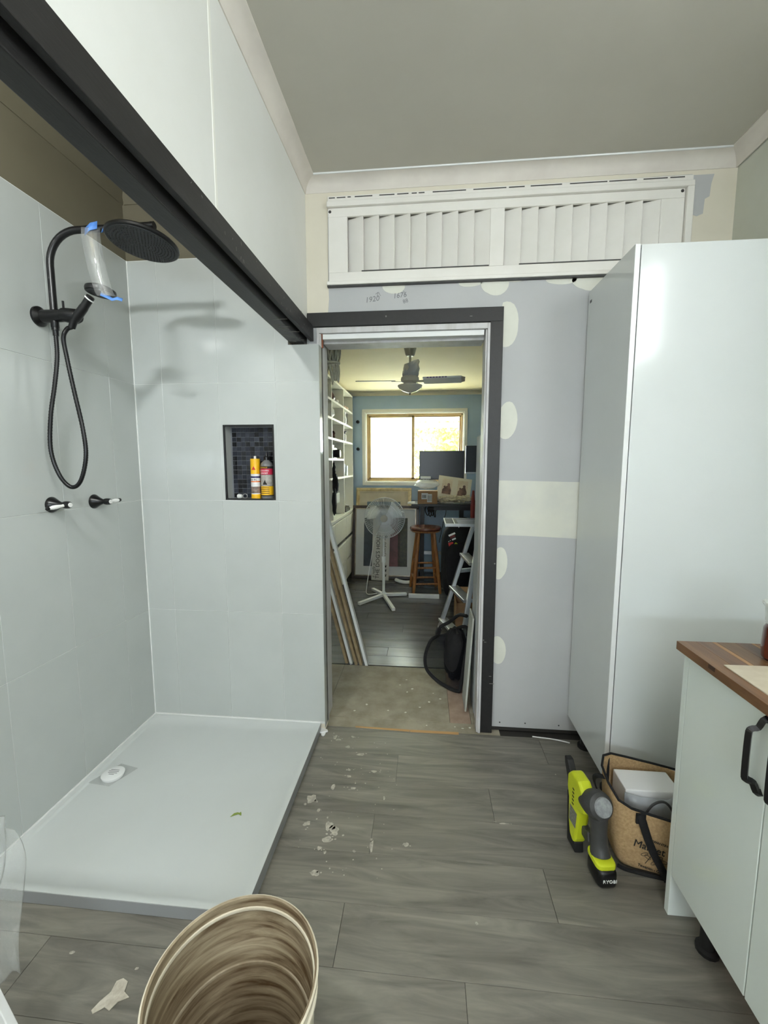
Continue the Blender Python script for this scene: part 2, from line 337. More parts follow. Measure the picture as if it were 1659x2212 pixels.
for j, (z0, z1) in enumerate(zip(zs, zs[1:])):
    for i, (x0, x1) in enumerate(zip(xs, xs[1:])):
        g = .0009; rects = [(x0+g, x1-g, z0+g, z1-g)]
        if z0 == 1.215 and i == 2: rects = [(x0+g, NX0, z0+g, z1-g), (NX1, x1-g, z0+g, z1-g), (NX0, NX1, NZ1, z1-g)]
        if j == 3:
            if i == 2: rects = [(x0+g, x1-g, z0+g, z1-g)]
            if i == 3: rects = [(x0+g, -.662, z0+g, z1-g), (-.662, x1-g, z0+g, 1.966)]
        mb = MB()
        for a in rects: mb.box(a[0], a[1], YE, YE+.009, a[2], a[3])
        mb.build('tile', tile_m, we, bev=.0007 if len(rects) == 1 else 0, seg=1)
B(XR_-.001, XR_+.001, YE+.001, YE+.050, .02, 1.964).build('edge_strip', tile_m, we)
B(XR_-.001, XR_+.001, YE+.050, YW-.012, .02, 1.964).build('edge_strip', mat('dark tile edge', S(92, 90, 88), S(60, 58, 56), rough=.8, scale=30), we)  # darker strip along the tile edge beside the jamb
# niche lining
ND = YE+.066
mb = MB(); mb.box(NX0, NX0+.005, YE+.004, ND+.01, NZ0, NZ1).box(NX1-.005, NX1, YE+.004, ND+.01, NZ0, NZ1).box(NX0, NX1, YE+.004, ND+.01, NZ0, NZ0+.005).box(NX0, NX1, YE+.004, ND+.01, NZ1-.005, NZ1)
mb.build('niche_lining', tile_m, we)
mb = MB()
for x in (NX0, NX1-.008): mb.box(x, x+.008, YE-.003, YE+.006, NZ0, NZ1)
for z in (NZ0, NZ1-.008): mb.box(NX0+.008, NX1-.008, YE-.0028, YE+.006, z, z+.008)
mb.build('niche_trim', mblack, we, bev=.001)
B(NX0+.004, NX1-.004, ND+.004, ND+.012, NZ0+.004, NZ1-.004).build('mosaic_grout', mat('charcoal grout', S(112, 114, 118), rough=.8), we)
mos = [mat('mosaic glass', S(*c), S(*d), rough=r, scale=60, spec=.25) for c, d, r in (((10, 10, 13), (16, 16, 20), .2), ((36, 40, 50), (26, 29, 38), .35), ((54, 58, 68), (38, 41, 50), .4))]
p = .0238; tm = None; xx0, zz0 = NX0+.0135, NZ0+.0065
tms = []
for mm_ in mos:
    o = B(-.0106, .0106, ND, ND+.006, -.0106, .0106).build('mosaic_tile', mm_, we, loc=(0, 0, 0), bev=.001, seg=1); tms.append(o.data); bpy.data.objects.remove(o)
for i in range(10):
    for j in range(15):
        o = bpy.data.objects.new('mosaic_tile', random.choices(tms, (3, 4, 2))[0]); COL.objects.link(o); o.parent = we
        o.location = Vector((xx0+p*(i+.5), random.uniform(-.0008, .0008), zz0+p*(j+.5)))-Vector(we['_o'])
MB().bar((XL+.001, YE-.001, .05), (XL+.001, YE-.001, 2.377), .006, .006, (0, 1, 0)).build('silicone_bead', wht, we)
MB().bar((XL+.002, YE-.001, .048), (-.54, YE-.001, .048), .006, .006).build('silicone_bead', wht, we)
MB().bar((XL+.001, 1.12, .048), (XL+.001, YE, .048), .006, .006).build('silicone_bead', wht, wl)
B(-.655, -.55, YE-.0012, YE, .046, .052).build('silicone_bead', wht, we)

# back wall: plasterboard panels round the doorway and the vent
wb = struct('wall_back', (0, YW, 0), 'patched grey plasterboard wall round the doorway')
VX0, VX1, VZ0, VZ1 = -.44, 1.10, 2.29, 2.60
mb = MB(); mb.box(-.6, -.537, YW, YW+.12, 1.95, H).box(-.537, VX0, YW, YW+.12, 2.055, H).box(VX0, VX1, YW, YW+.12, 2.055, VZ0).box(VX0, VX1, YW, YW+.12, VZ1, H).box(VX1, 1.42, YW, YW+.12, 2.055, H).box(VX0, VX1, YW+.05, YW+.12, VZ0, VZ1)
mb.build('plasterboard_panel', board_m, wb)
B(.296, 1.42, YW, YW+.12, .026, 2.055).build('plasterboard_panel', board_m, wb)
B(-.60, -.538, YW-.010, YW+.12, 0, 1.95).build('stud', redwood_m, wb)
B(.296, 1.42, YW+.012, YW+.12, 0, .026).build('bottom_gap', sub_m, wb)
mb = MB()
def patch(pts, material=putty_m, name='plaster_patch', th=.0012, y=YW):
    q = MB().prism(pts, (0, -th, 0), (0, y, 0)); return q.build(name, material, wb)
patch([(-.60, 2.125), (-.485, 2.125), (-.478, 2.2), (-.48, 2.26), (-.478, 2.68), (-.60, 2.68)], cream_m, 'cream_paint')
patch([(1.155, 2.18), (1.34, 2.18), (1.34, 2.68), (-.478, 2.68), (-.478, 2.655), (1.155, 2.665)], cream_m, 'cream_paint')
patch([(1.158, 2.50), (1.185, 2.49), (1.21, 2.50), (1.213, 2.56), (1.232, 2.57), (1.235, 2.62), (1.245, 2.66), (1.16, 2.66)], board_m, 'bare_patch', .0022)
def oval(cx, cz, rx, rz, seed, cut=None):
    r = random.Random(seed); pts = []
    f = [r.uniform(.86, 1.14) for _ in range(6)]; f = [(f[i//4 % 6]*(4-i % 4)+f[(i//4+1) % 6]*(i % 4))/4 for i in range(24)]
    for k in range(24):
        a = 2*pi*k/24; x, z = cx+rx*cos(a)*f[k], cz+rz*sin(a)*f[k]
        if cut and z > cut: z = cut
        pts.append((max(x, .352) if cx > .33 and cz < 2.1 else x, z))
    patch(pts)
oval(.372, 2.05, .062, .10, 1); oval(.385, 1.61, .048, .085, 2); oval(.376, .90, .04, .085, 3); oval(.378, .445, .045, .08, 4)
oval(-.16, 2.245, .05, .03, 5, 2.258); oval(.31, 2.24, .065, .055, 6, 2.258); oval(.20, 2.25, .06, .02, 7, 2.258); oval(.40, 2.255, .05, .012, 12, 2.258); oval(.62, 2.245, .07, .022, 8, 2.258); oval(.74, 2.24, .07, .05, 9, 2.258)
patch([(.352, 1.045), (.5, 1.043), (.7, 1.035), (.78, 1.03), (.78, 1.31), (.66, 1.312), (.5, 1.316), (.352, 1.318)], mat('sanded joint band', S(222, 221, 208), S(205, 205, 200), rough=.7, scale=3, lo=.4, hi=.7))
text('1920', .035, (-.30, YW-.0013, 2.175), (1, 0, .12), (-.12, 0, 1), pencil_m, wb, 'pencil_writing', .0003, shear=.2)
text('1676', .033, (-.165, YW-.0013, 2.19), (1, 0, .1), (-.1, 0, 1), pencil_m, wb, 'pencil_writing', .0003, shear=.2)
text('88', .026, (-.115, YW-.0013, 2.165), (1, 0, .3), (-.3, 0, 1), pencil_m, wb, 'pencil_writing', .0003)
mb = MB(); mb.bar((-.235, YW-.001, 2.222), (-.225, YW-.001, 2.205), .002, .0006, (0, 1, 0)).bar((-.25, YW-.001, 2.213), (-.237, YW-.001, 2.222), .002, .0006, (0, 1, 0)).bar((-.245, YW-.001, 2.19), (-.237, YW-.001, 2.222), .002, .0006, (0, 1, 0)).bar((-.1, YW-.001, 2.20), (-.115, YW-.001, 2.225), .002, .0006, (0, 1, 0))
mb.build('pencil_arrow', pencil_m, wb)
for x, z in ((.40, .05), (.53, .052), (.70, .05)):
    MB().lathe([(.004, 0), (.004, .001)], (x, YW, z), (0, -1, 0), 10).build('screw', greyp, wb)
wr = B(1.34, 1.44, -1.6, 2.3, 0, H).build('wall_right', mat('sage wall paint', S(206, 208, 196), S(200, 202, 188), rough=.6, scale=3)); wr['kind'] = 'structure'; wr['label'] = 'pale wall behind the tall cabinet'

mb = MB(); mb.box(-1.56, -.7, -1.72, -1.6, 0, H).box(.9, 1.44, -1.72, -1.6, 0, H).box(-.7, .9, -1.72, -1.6, 0, 1.3).box(-.7, .9, -1.72, -1.6, 1.50, H)  # unseen rear wall; its opening is sized to meter the daylight let in
o = mb.build('wall_rear', white_wall); o['kind'] = 'structure'; o['label'] = 'white wall with an added daylight opening behind the viewer'
# bulkhead above the shower opening
for nm, a, b in (('trim_9', (-.5315, YW-.057, H-.003), (1.28, YW-.057, H-.003)),):
    o = MB().tube([a, b], .004, 8).build(nm, gloss_e); o['kind'] = 'structure'; o['label'] = 'thin white filler line along the cornice top'
bu = struct('wall_upper', (-.6, 0, 2.3), 'bright white bulkhead above the black beam')
B(-.662, -.5875, -1.6, 1.2365, 2.02, H).build('wall_sheet', white_wall, bu)
B(-.662, -.5875, 1.2425, YW, 2.02, H).build('wall_sheet', white_wall, bu)
B(-.66, -.586, 1.231, 1.2475, 2.05, 2.685).build('joint_strip', mat('filler strip', S(238, 238, 230), rough=.6), bu, bev=.003)
# black beam
tb = struct('trim_6', (-.6, 0, 2.0), 'scuffed black timber beam across the shower opening')
MB().prism([(-.627, -1.6), (-.589, -1.6), (-.591, YW-.004), (-.657, YW-.004)], (0, 0, .058), (0, 0, 1.977), (1, 0, 0), (0, 1, 0)).build('lower_board', black_w, tb, bev=.003)
B(-.576, -.558, -1.6, YW-.003, 2.001, 2.074).build('fascia_board', black_w, tb, bev=.002)
mb = MB(); r = random.Random(3)
for k in range(26):
    yy = r.uniform(1.0, 2.12); zz = r.uniform(2.006, 2.068); L = r.uniform(.002, .014)
    mb.bar((-.5576, yy, zz), (-.5576, yy+r.uniform(-.004, .004), zz+L*.8), .001, .0006, (1, 0, 0))
for k in range(30):
    yy = r.uniform(1.75, 2.15); xx = r.uniform(-.65, -.60); mb.bar((xx, yy, 1.9766), (xx+r.uniform(.01, .05), yy+r.uniform(-.003, .003), 1.9766), .0016, .0006)
mb.build('paint_scratches', scuff_m, tb)['kind'] = 'stuff'
# black architrave
ta = struct('trim_7', (0, YW, 1), 'black painted architrave round the doorway')
B(-.585, .357, YW-.020, YW-.0005, 2.066, 2.131).build('head_board', black_m, ta, bev=.0015)
B(.297, .357, YW-.020, YW-.0005, 0, 2.066).build('side_board', black_m, ta, bev=.0015)
mb = MB(); r = random.Random(5)
for x, z, a in ((.30, .50, 1), (.305, .492, 0), (.338, .27, 0), (.35, .27, 0), (.345, .90, 1), (.335, .31, 0), (-.2, 2.10, 1), (.2, 2.09, 0)): mb.box(x, x+.012-.006*a, YW-.0207, YW-.0200, z, z+.003+.004*a)
mb.build('paint_chips', scuff_m, ta)['kind'] = 'stuff'
# door lining
tj = struct('door_1', (0, 2.2, 1), 'open doorway with old white painted jambs')
B(-.537, -.524, 2.142, 2.315, .0, 2.058).build('jamb', jamb_m, tj, bev=.002)
B(-.524, -.516, 2.142, 2.20, .0, 2.03).build('door_stop', jamb_m, tj, bev=.002)
B(.284, .2965, 2.142, 2.315, .0, 2.058).build('jamb', jamb_m, tj, bev=.002)
B(.276, .284, 2.150, 2.205, .0, 2.03).build('door_stop', jamb_m, tj, bev=.002)
B(-.524, .284, 2.142, 2.315, 2.032, 2.058).build('head_jamb', jamb_m, tj, bev=.002)
B(-.51, .27, 2.156, 2.20, 2.006, 2.031).build('head_stop', gloss_e, tj, bev=.002)
B(-.516, .276, 2.205, 2.315, 1.996, 2.031).build('head_stop', jamb_m, tj, bev=.002)
B(-.5335, -.510, YW-.012, YW+.0, 1.968, 2.06).build('packing_block', redwood_m, tj)

# ------------------------------------------------------------------ LOUVRE VENT
v = thing('louvre_vent', 'long white louvred vent panel high on the wall above the doorway', 'vent', (.33, YW, 2.45))
Y0 = YW-.014
mb_ = lambda *a: B(*a)
B(-.478, 1.155, Y0-.016, YW-.001, 2.604, 2.628).build('outer_moulding', vent_m, v, bev=.003)
B(1.126, 1.155, Y0-.016, YW-.001, 2.262, 2.604).build('outer_moulding', vent_m, v, bev=.003)
B(-.478, 1.158, Y0+.006, YW-.001, 2.63, 2.66).build('backing_strip', vent_m, v, bev=.002)
B(-.482, 1.155, Y0-.012, YW-.001, 2.255, 2.272).build('lower_moulding', vent_m, v, bev=.003)
B(-.474, 1.124, Y0, YW-.001, 2.564, 2.603).build('top_rail', vent_m, v, bev=.0015)
B(-.474, 1.124, Y0, YW-.001, 2.273, 2.314).build('bottom_rail', vent_m, v, bev=.0015)
for a, b in ((-.474, -.382), (.285, .349), (1.026, 1.124)): B(a, b, Y0, YW-.001, 2.3142, 2.5638).build('stile', vent_m, v, bev=.0015)
B(-.40, 1.04, YW+.034, YW+.04, 2.295, 2.59).build('backing_sheet', vent_m, v)
for x0, x1 in ((-.382, .285), (.349, 1.026)):
    n = 9; p = (x1-x0)/n
    for i in range(n):
        c = x0+p*(i+.5); R = Matrix.Translation((c, YW+.008, 0)) @ Matrix.Rotation(radians(-23), 4, 'Z')
        B(-.042, .042, -.003, .003, 2.312, 2.566, R=R).build('slat', vent_m, v, bev=.0015)
B(-.482, 1.155, Y0-.006, YW-.001, 2.2485, 2.2545).build('shade_strip', greyp, v)  # dark strip drawn in for the shade line under the moulding
mb = MB(); r = random.Random(4); x = -.47
while x < 1.1:
    L_ = r.uniform(.01, .09)*(1 if x < 0 else 2); mb.box(x, min(x+L_, 1.12), Y0+.004, Y0+.007, 2.650, 2.6535); x += L_+r.uniform(.005, .04)
mb.build('paint_crack', greyp, v)
mb = MB(); mb.bar((-.315, Y0+.002, 2.318), (.283, Y0+.002, 2.318), .003, .004).bar((.42, Y0+.002, 2.318), (1.02, Y0+.002, 2.318), .003, .004); mb.build('operating_rod', greyp, v)
for x, z in ((-.465, 2.588), (1.112, 2.592)): MB().lathe([(.007, 0), (.005, .003)], (x, Y0, z), (0, -1, 0), 12).build('screw', greyp, v)

# ------------------------------------------------------------------ SHOWER TRAY
t = thing('shower_tray', 'wide flat white acrylic shower tray on the plank floor', 'shower tray', (-1, 1.6, 0))
TX0, TX1, TY0, TY1, TZ = XL+.001, -.535, 1.116, YE-.001, .046
mb = MB(); n = 14
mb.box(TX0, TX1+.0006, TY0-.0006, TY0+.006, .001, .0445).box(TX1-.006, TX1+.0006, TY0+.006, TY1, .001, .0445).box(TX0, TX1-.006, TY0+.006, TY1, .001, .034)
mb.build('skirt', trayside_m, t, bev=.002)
mb = MB(); vs = []; rim = .03
xsn = [TX0, TX0+rim*.8, TX0+rim]+[TX0+rim+(TX1-TX0-2*rim)*i/n for i in range(1, n)]+[TX1-rim, TX1-rim*.8, TX1]
ysn = [TY0, TY0+rim*.8, TY0+rim]+[TY0+rim+(TY1-TY0-2*rim)*i/n for i in range(1, n)]+[TY1-rim, TY1-rim*.8, TY1]
for y_ in ysn:
    for x_ in xsn:
        e = min(x_-TX0, TX1-x_, y_-TY0, TY1-y_); d = math.hypot(x_+1.35, y_-1.62)
        vs.append((x_, y_, TZ-(0 if e < rim*.9 else .003+.007*max(0, 1-d/.9))))
nx = len(xsn); ny = len(ysn)
fs = [(j*nx+i, j*nx+i+1, (j+1)*nx+i+1, (j+1)*nx+i) for j in range(ny-1) for i in range(nx-1)]
k = len(vs); vs += [(p[0], p[1], .034) for p in vs]
bd = [(j, j+1) for j in range(nx-1)]+[((ny-1)*nx+j+1, (ny-1)*nx+j) for j in range(nx-1)]+[((j+1)*nx, j*nx) for j in range(ny-1)]+[(j*nx+nx-1, (j+1)*nx+nx-1) for j in range(ny-1)]
fs += [(b, a, a+k, b+k) for a, b in bd]
MB().add(vs, fs).build('basin', tray_m, t, smooth=True, ang=50)
dc = MB().lathe([(.0, .036), (.040, .036), (.046, .047), (.046, .052), (.040, .0555), (0, .0555)], (-1.352, 1.625, 0), n=32).build('drain_cover', gloss_e, t, smooth=True)
mb = MB()
for i, (a, b) in enumerate(((-.02, .018), (-.024, .022), (-.022, .02), (-.012, .012))): mb.box(-1.352+a, -1.352+b, 1.640-.009*i, 1.643-.009*i, .0555, .0559)
mb.build('sticker_print', pencil_m, dc)
MB().add([(-1.43, 1.575, .0405), (-1.325, 1.565, .0405), (-1.275, 1.68, .0405), (-1.37, 1.70, .0405)], [(0, 1, 2, 3)]).build('clear_sticker', plast_clear, t, solid=.0006)
mb = MB(); blot(mb, (-.528, 2.075, .003), (1, 0, 0), (0, 1, 0), (.024, .018), th=.008); blot(mb, (-.515, 2.06, .002), (1, 0, 0), (0, 1, 0), (.012, .02), th=.004)
mb.build('silicone_blob', wht, t)

# ------------------------------------------------------------------ SHOWER SET
s = thing('shower_set', 'matt black twin shower rail with overhead rose on the tiled wall', 'shower', (XL, 1.56, 1.95))
SY = 1.56
MB().lathe([(.036, 0), (.036, .008), (.03, .014), (.023, .02), (.022, .135), (.018, .14)], (XL, SY, 1.952), (1, 0, 0), 24).build('wall_bracket', mblack, s, smooth=True)
arm = [(-1.391, SY, 1.90), (-1.391, SY, 2.10)]+[(-1.391+.115*(1-cos(a*pi/20)), SY, 2.133+.115*sin(a*pi/20)) for a in range(0, 11)]+[(-1.2, SY, 2.248), (-.985, SY, 2.2485)]
MB().tube(arm, .0125, 16).build('riser_pipe', mblack, s, smooth=True)
MB().tube([(-.985, SY, 2.2485), (-.975, SY, 2.2485)], .0135, 16).build('pipe_cap', mblack, s, smooth=True)
HT = Matrix.Translation((-1.022, SY, 2.196)) @ Matrix.Rotation(radians(5), 4, 'Y') @ Matrix.Rotation(radians(-6), 4, 'X')
MB().tube([(-1.022, SY, 2.25), (-1.022, SY, 2.20)], [.012, .02], 16).build('rose_joint', mblack, s, smooth=True)
rose = MB(HT).lathe([(.0, .012), (.06, .012), (.114, .006), (.120, .0), (.120, -.007), (.116, -.010), (0, -.010)], n=48).build('rose', mblack, s, smooth=True, ang=30)
MB(HT).lathe([(.0, -.0105), (.113, -.0105), (.113, -.0115), (0, -.0115)], n=48).build('face_plate', grill_m, rose)
mb = MB(HT)
for ring in range(1, 11):
    rr = ring*.0104; cnt = 6*ring
    for k in range(cnt): a = 2*pi*k/cnt; mb.lathe([(.0024, -.0115), (.0014, -.014)], (rr*cos(a), rr*sin(a), 0), n=5)
mb.build('nozzles', rubber_m, rose)['kind'] = 'stuff'
# slider, hand shower, hose
MB().lathe([(.024, -.02), (.026, .0), (.026, .035), (.02, .045)], (-1.335, SY, 1.952), (1, 0, -.15), 20).build('hand_shower_holder', mblack, s, smooth=True)
MB().tube([(-1.352, SY, 1.97), (-1.352, SY, 2.004)], .004, 10).build('diverter_lever', mblack, s, smooth=True)
MB().lathe([(.0135, 0), (.0135, .02), (.010, .025), (.010, .05)], (-1.391, SY, 1.93), (0, 0, -1), 16).build('hose_nut', mblack, s, smooth=True)
HH = [(-1.318, SY-.008, 1.905), (-1.302, SY-.01, 1.93), (-1.262, SY-.012, 1.972), (-1.228, SY-.014, 2.01)]
hs = MB().tube(spline(HH, 5), [.012]*6+[.0155]*5+[.014]*5, 16).build('hand_shower_handle', mblack, s, smooth=True)
ax = Vector((.12, .05, 1)).normalized()
hd = MB().lathe([(.0, .018), (.035, .016), (.049, .008), (.051, 0), (.049, -.008), (0, -.010)], (-1.186, SY-.016, 2.026), ax, 32).build('hand_shower_head', mblack, s, smooth=True)
MB().lathe([(.0, -.0102), (.046, -.0095), (.046, -.0105), (0, -.0115)], (-1.186, SY-.016, 2.026), ax, 32).build('face_plate', grill_m, hd)
MB().tube([(-1.236, SY-.013, 2.001), (-1.233, SY-.013, 2.004)], .0168, 16).build('white_tie', wht, s)
hose = spline([(-1.391, SY, 1.885), (-1.392, SY-.002, 1.80), (-1.402, SY-.012, 1.70), (-1.418, SY-.025, 1.58), (-1.425, SY-.03, 1.455), (-1.408, SY-.02, 1.36), (-1.372, SY-.01, 1.312), (-1.335, SY-.004, 1.335), (-1.308, SY, 1.43), (-1.312, SY, 1.535), (-1.336, SY, 1.68), (-1.354, SY, 1.80), (-1.358, SY-.004, 1.87), (-1.338, SY-.008, 1.90), (-1.318, SY-.008, 1.907)], 22)
MB().tube(hose, [.0082 if i % 2 else .0072 for i in range(len(hose))], 10).build('hose', mblack, s, smooth=True, ang=60)
# taps
def tap(name, y, z, lev, label):
    t = thing(name, label, 'tap', (XL, y, z), 'pair of shower taps')
    MB().lathe([(.031, 0), (.031, .004), (.026, .012), (.016, .030), (.011, .042), (.009, .05)], (XL, y, z), (1, 0, 0), 28).build('flange', mblack, t, smooth=True)
    MB().lathe([(.008, .048), (.013, .052), (.0145, .060), (.014, .072), (.012, .078)], (XL, y, z), (1, 0, 0), 20).build('hub', mblack, t, smooth=True)
    MB().lathe([(.0, .078), (.0092, .078), (.0092, .0805), (0, .0805)], (XL, y, z), (1, 0, 0), 20).build('index_button', porc_m, t)
    d = Vector(lev).normalized(); c = Vector((XL+.064, y, z))
    MB().lathe([(.006, .010), (.0055, .022), (.0085, .04), (.0085, .052), (.0055, .066)], c, d, 16).build('lever', porc_m, t, smooth=True)
    MB().lathe([(.0055, .064), (.008, .068), (.0075, .074), (.0, .080)], c, d, 16).build('lever_tip', mblack, t, smooth=True)
    MB().lathe([(.0055, .0), (.007, .008), (.0055, .012)], c, -d, 14).build('lever_stub', mblack, t, smooth=True)
    return t
tap('shower_tap', 1.545, 1.242, (-.25, -.95, -.12), 'black shower tap under the hose, white lever turned towards the room')
tap('shower_tap', 1.762, 1.236, (.05, 1, .02), 'black shower tap nearer the corner, white lever pointing at the corner')
# protective film with blue tape
pf = thing('plastic_strip', 'clear plastic strip with blue tape dangling from the shower rose', 'plastic strip', (-1.15, 1.5, 2.2))
pts = spline([(-1.150, 1.47, 2.205), (-1.147, 1.466, 2.16), (-1.14, 1.468, 2.10), (-1.136, 1.472, 2.06), (-1.124, 1.478, 2.0), (-1.118, 1.482, 1.985)], 5)
ribbon(pts, (.052, .022, .004), 'film', plast_clear, pf, .0006)
ribbon([(-1.172, 1.47, 2.192), (-1.150, 1.468, 2.207), (-1.128, 1.474, 2.214)], (0, .004, .026), 'blue_tape', blue_tape, pf, .0008)
ribbon([(-1.128, 1.50, 2.215), (-1.124, 1.51, 2.225)], (.012, .006, .03), 'blue_tape', blue_tape, pf, .0008)
ribbon([(-1.135, 1.476, 1.990), (-1.115, 1.482, 1.982), (-1.10, 1.486, 1.974), (-1.085, 1.49, 1.979), (-1.068, 1.494, 1.974)], (0, .006, .012), 'blue_tape', blue_tape, pf, .0008)

# ------------------------------------------------------------------ NICHE CONTENTS
NF = NZ0+.0052
g = thing('sealant_cartridge', 'yellow and white sealant cartridge standing in the tiled niche', 'sealant tube', (-.856, 2.112, NF))
yel = mat('yellow label', S(236, 182, 24), rough=.35); wl_ = mat('white label', S(226, 226, 226), rough=.4); navy = mat('navy label', S(40, 36, 92), rough=.4); orng = mat('orange label', S(224, 110, 40), rough=.4)
cx, cy = -.856, 2.112
MB().lathe([(.0225, 0), (.0235, .004), (.0235, .195), (.021, .2)], (cx, cy, NF), n=28).build('tube', wl_, g, smooth=True)
for z0, z1, mm_ in ((.0, .024, yel), (.125, .201, yel), (.105, .114, navy), (.084, .090, orng), (.028, .062, mat('label photo', S(150, 130, 120), S(96, 84, 78), rough=.4, scale=60))):
    MB().lathe([(.0234, z0), (.0238, z0+.0005), (.0238, z1-.0005), (.0234, z1)], (cx, cy, NF), n=28).build('label_band', mm_, g, smooth=True)
MB().lathe([(.007, .2), (.006, .205), (.006, .213), (.004, .215)], (cx, cy, NF), n=14).build('nozzle_thread', wht, g, smooth=True)
MB().prism([(-.010, 0), (.010, 0), (0, .018)], (0, -.0006, 0), (cx, cy-.0238, NF+.146)).build('triangle_mark', red_m, g)
text('11 FC', .013, (cx-.016, cy-.0242, NF+.092), (1, 0, 0), (0, 0, 1), ink_m, g)
text('SIKA', .010, (cx-.012, cy-.0242, NF+.118), (1, 0, 0), (0, 0, 1), wl_, g)
g = thing('grout_bottle', 'grey bottle of coloured grout with a black spout in the niche', 'bottle', (-.797, 2.114, NF)); cx, cy = -.797, 2.114
gb = mat('grey bottle plastic', S(112, 112, 112), rough=.35)
MB().lathe([(.028, 0), (.0305, .004), (.0305, .165), (.027, .18), (.014, .192), (.012, .196)], (cx, cy, NF), n=28).build('bottle_body', gb, g, smooth=True)
MB().lathe([(.013, .192), (.013, .21), (.008, .214), (.003, .235)], (cx, cy, NF), n=16).build('spout_cap', mblack, g, smooth=True)
for z0, z1, mm_ in ((.152, .164, ink_m), (.122, .152, mat('crimson label', S(190, 36, 70), rough=.4)), (.066, .120, mat('grey label', S(176, 172, 166), S(140, 134, 126), rough=.4, scale=40)), (.02, .064, yel), (.014, .02, ink_m)):
    MB().lathe([(.0304, z0), (.0309, z0+.0005), (.0309, z1-.0005), (.0304, z1)], (cx, cy, NF), n=28).build('label_band', mm_, g, smooth=True)
text('COLOURED', .0085, (cx-.024, cy-.0314, NF+.139), (1, 0, 0), (0, 0, 1), wl_, g)
text('GROUT', .0105, (cx-.020, cy-.0314, NF+.126), (1, 0, 0), (0, 0, 1), wl_, g)
text('DUNLOP', .009, (cx-.022, cy-.0314, NF+.1545), (1, 0, 0), (0, 0, 1), yel, g)
mb = MB()
for i in range(4): mb.box(cx-.022, cx+.022, cy-.0313, cy-.0309, NF+.028+.009*i, NF+.0305+.009*i)
mb.build('small_print', ink_m, g)
MB().prism([(-.012, 0), (.012, .0), (.004, .012), (.0, .024), (-.008, .01)], (0, -.0006, 0), (cx, cy-.0309, NF+.072)).build('tile_picture', ink_m, g)
c = thing('tube_cap', 'small white screw cap lying in the niche', 'cap', (-.938, 2.112, NF))
MB().lathe([(.011, 0), (.0115, .004), (.009, .02), (.007, .024)], (-.95, 2.112, NF+.0115), (1, -.35, .05), 16).build('cap', wht, c, smooth=True)
c = thing('plastic_ring', 'grey plastic ring lying in the niche beside the white cap', 'ring', (-.918, 2.105, NF))
MB().lathe([(.0115, 0), (.0125, .002), (.0125, .013), (.009, .014), (.009, .002), (.0115, 0)], (-.914, 2.108, NF+.0128), (.5, -1, .1), 20).build('ring', film('grey plastic', (.5, .5, .5, 1), .75, .1, .4), c, smooth=True)

# ------------------------------------------------------------------ TALL CABINET
t = thing('tall_cabinet', 'tall glossy white pantry cabinet standing on black feet', 'cabinet', (1.0, 1.95, 0))
B(.7385, .7565, 1.715, 2.160, .117, 2.181).build('door', gloss_w, t, bev=.0015)
sp_ = B(.7605, 1.336, 1.7155, 1.733, .06, 2.179).build('side_panel', gloss_w, t, bev=.001)
B(.7605, 1.336, 2.147, 2.165, .117, 2.179).build('side_panel', gloss_w, t, bev=.001)
B(.7605, 1.336, 1.733, 2.147, 2.161, 2.179).build('top_panel', gloss_w, t)
B(.7605, 1.336, 1.733, 2.147, .117, .135).build('bottom_panel', gloss_w, t)
B(.7388, .7562, 1.7145, 1.7151, .118, 2.18).build('edge_band', gloss_e, t)
B(.757, .7605, 1.722, 2.155, .125, 2.17).build('door_seal', greyp, t)
for x in (.80, 1.28):
    for y_ in (1.80, 2.08): MB().lathe([(.034, 0), (.034, .012), (.022, .016), (.022, .1), (.034, .117)], (x, y_, 0), n=18).build('foot', rubber_m, t, smooth=True)
B(.7380, .7386, 2.118, 2.140, 2.125, 2.137).build('dark_slot', greyp, t)

# ------------------------------------------------------------------ BASE CABINET, COUNTERTOP
t = thing('base_cabinet', 'pale grey base cabinet with black pull handles under the wooden worktop', 'cabinet', (1.0, .9, 0))
B(.766, 1.336, 1.273, 1.295, 0, .853).build('end_panel', grey_lam, t, bev=.0012)
hp = None
for (y0, y1, hy) in ((.967, 1.2705, .980), (.615, .963, .912), (.262, .611, .585)):
    d = B(.7655, .7835, y0, y1, .14, .852).build('door', grey_lam, t, bev=.0015)
    hp_ = spline([(.766, hy, .835), (.757, hy, .832), (.750, hy+.003, .812), (.737, hy+.006, .806), (.733, hy+.006, .79), (.733, hy+.006, .70), (.737, hy+.006, .685), (.750, hy+.003, .678), (.757, hy, .66), (.766, hy, .656)], 3)
    MB().tube(hp_, [.010]*2+[.0085]*(len(hp_)-4)+[.010]*2, 4).build('handle', mblack, d, bev=.001)
B(.786, 1.336, .20, 1.273, .14, .158).build('base_board', grey_lam, t)
B(.86, .88, .2, 1.272, .0, .139).build('kick_rail', redwood_m, t)
for y_ in (1.18, .7, .3): MB().lathe([(.03, 0), (.03, .01), (.02, .015), (.02, .139)], (.825, y_, 0), n=14).build('foot', rubber_m, t, smooth=True)
ct = thing('worktop', 'oiled acacia wood worktop with striped staves', 'worktop', (1.0, .9, .855))
x = .745; r = random.Random(11)
cols = [0, 1, 3, 2, 1, 3, 0, 2, 3, 1, 0]; wds = [.052, .046, .012, .05, .044, .009, .055, .05, .012, .06, .08]
mb = MB()
k = 0
while x < 1.335:
    wd = min(wds[k % 11], 1.337-x)
    B(x, x+wd-.0004, .1, 1.301, .8552, .880).build('stave', stave_ms[cols[k % 11]], ct, bev=.0006, seg=1); x += wd; k += 1
B(.7443, .7455, 1.13, 1.155, .868, .8795).build('dark_knot', mat('dark knot', S(58, 36, 24), rough=.5), ct)
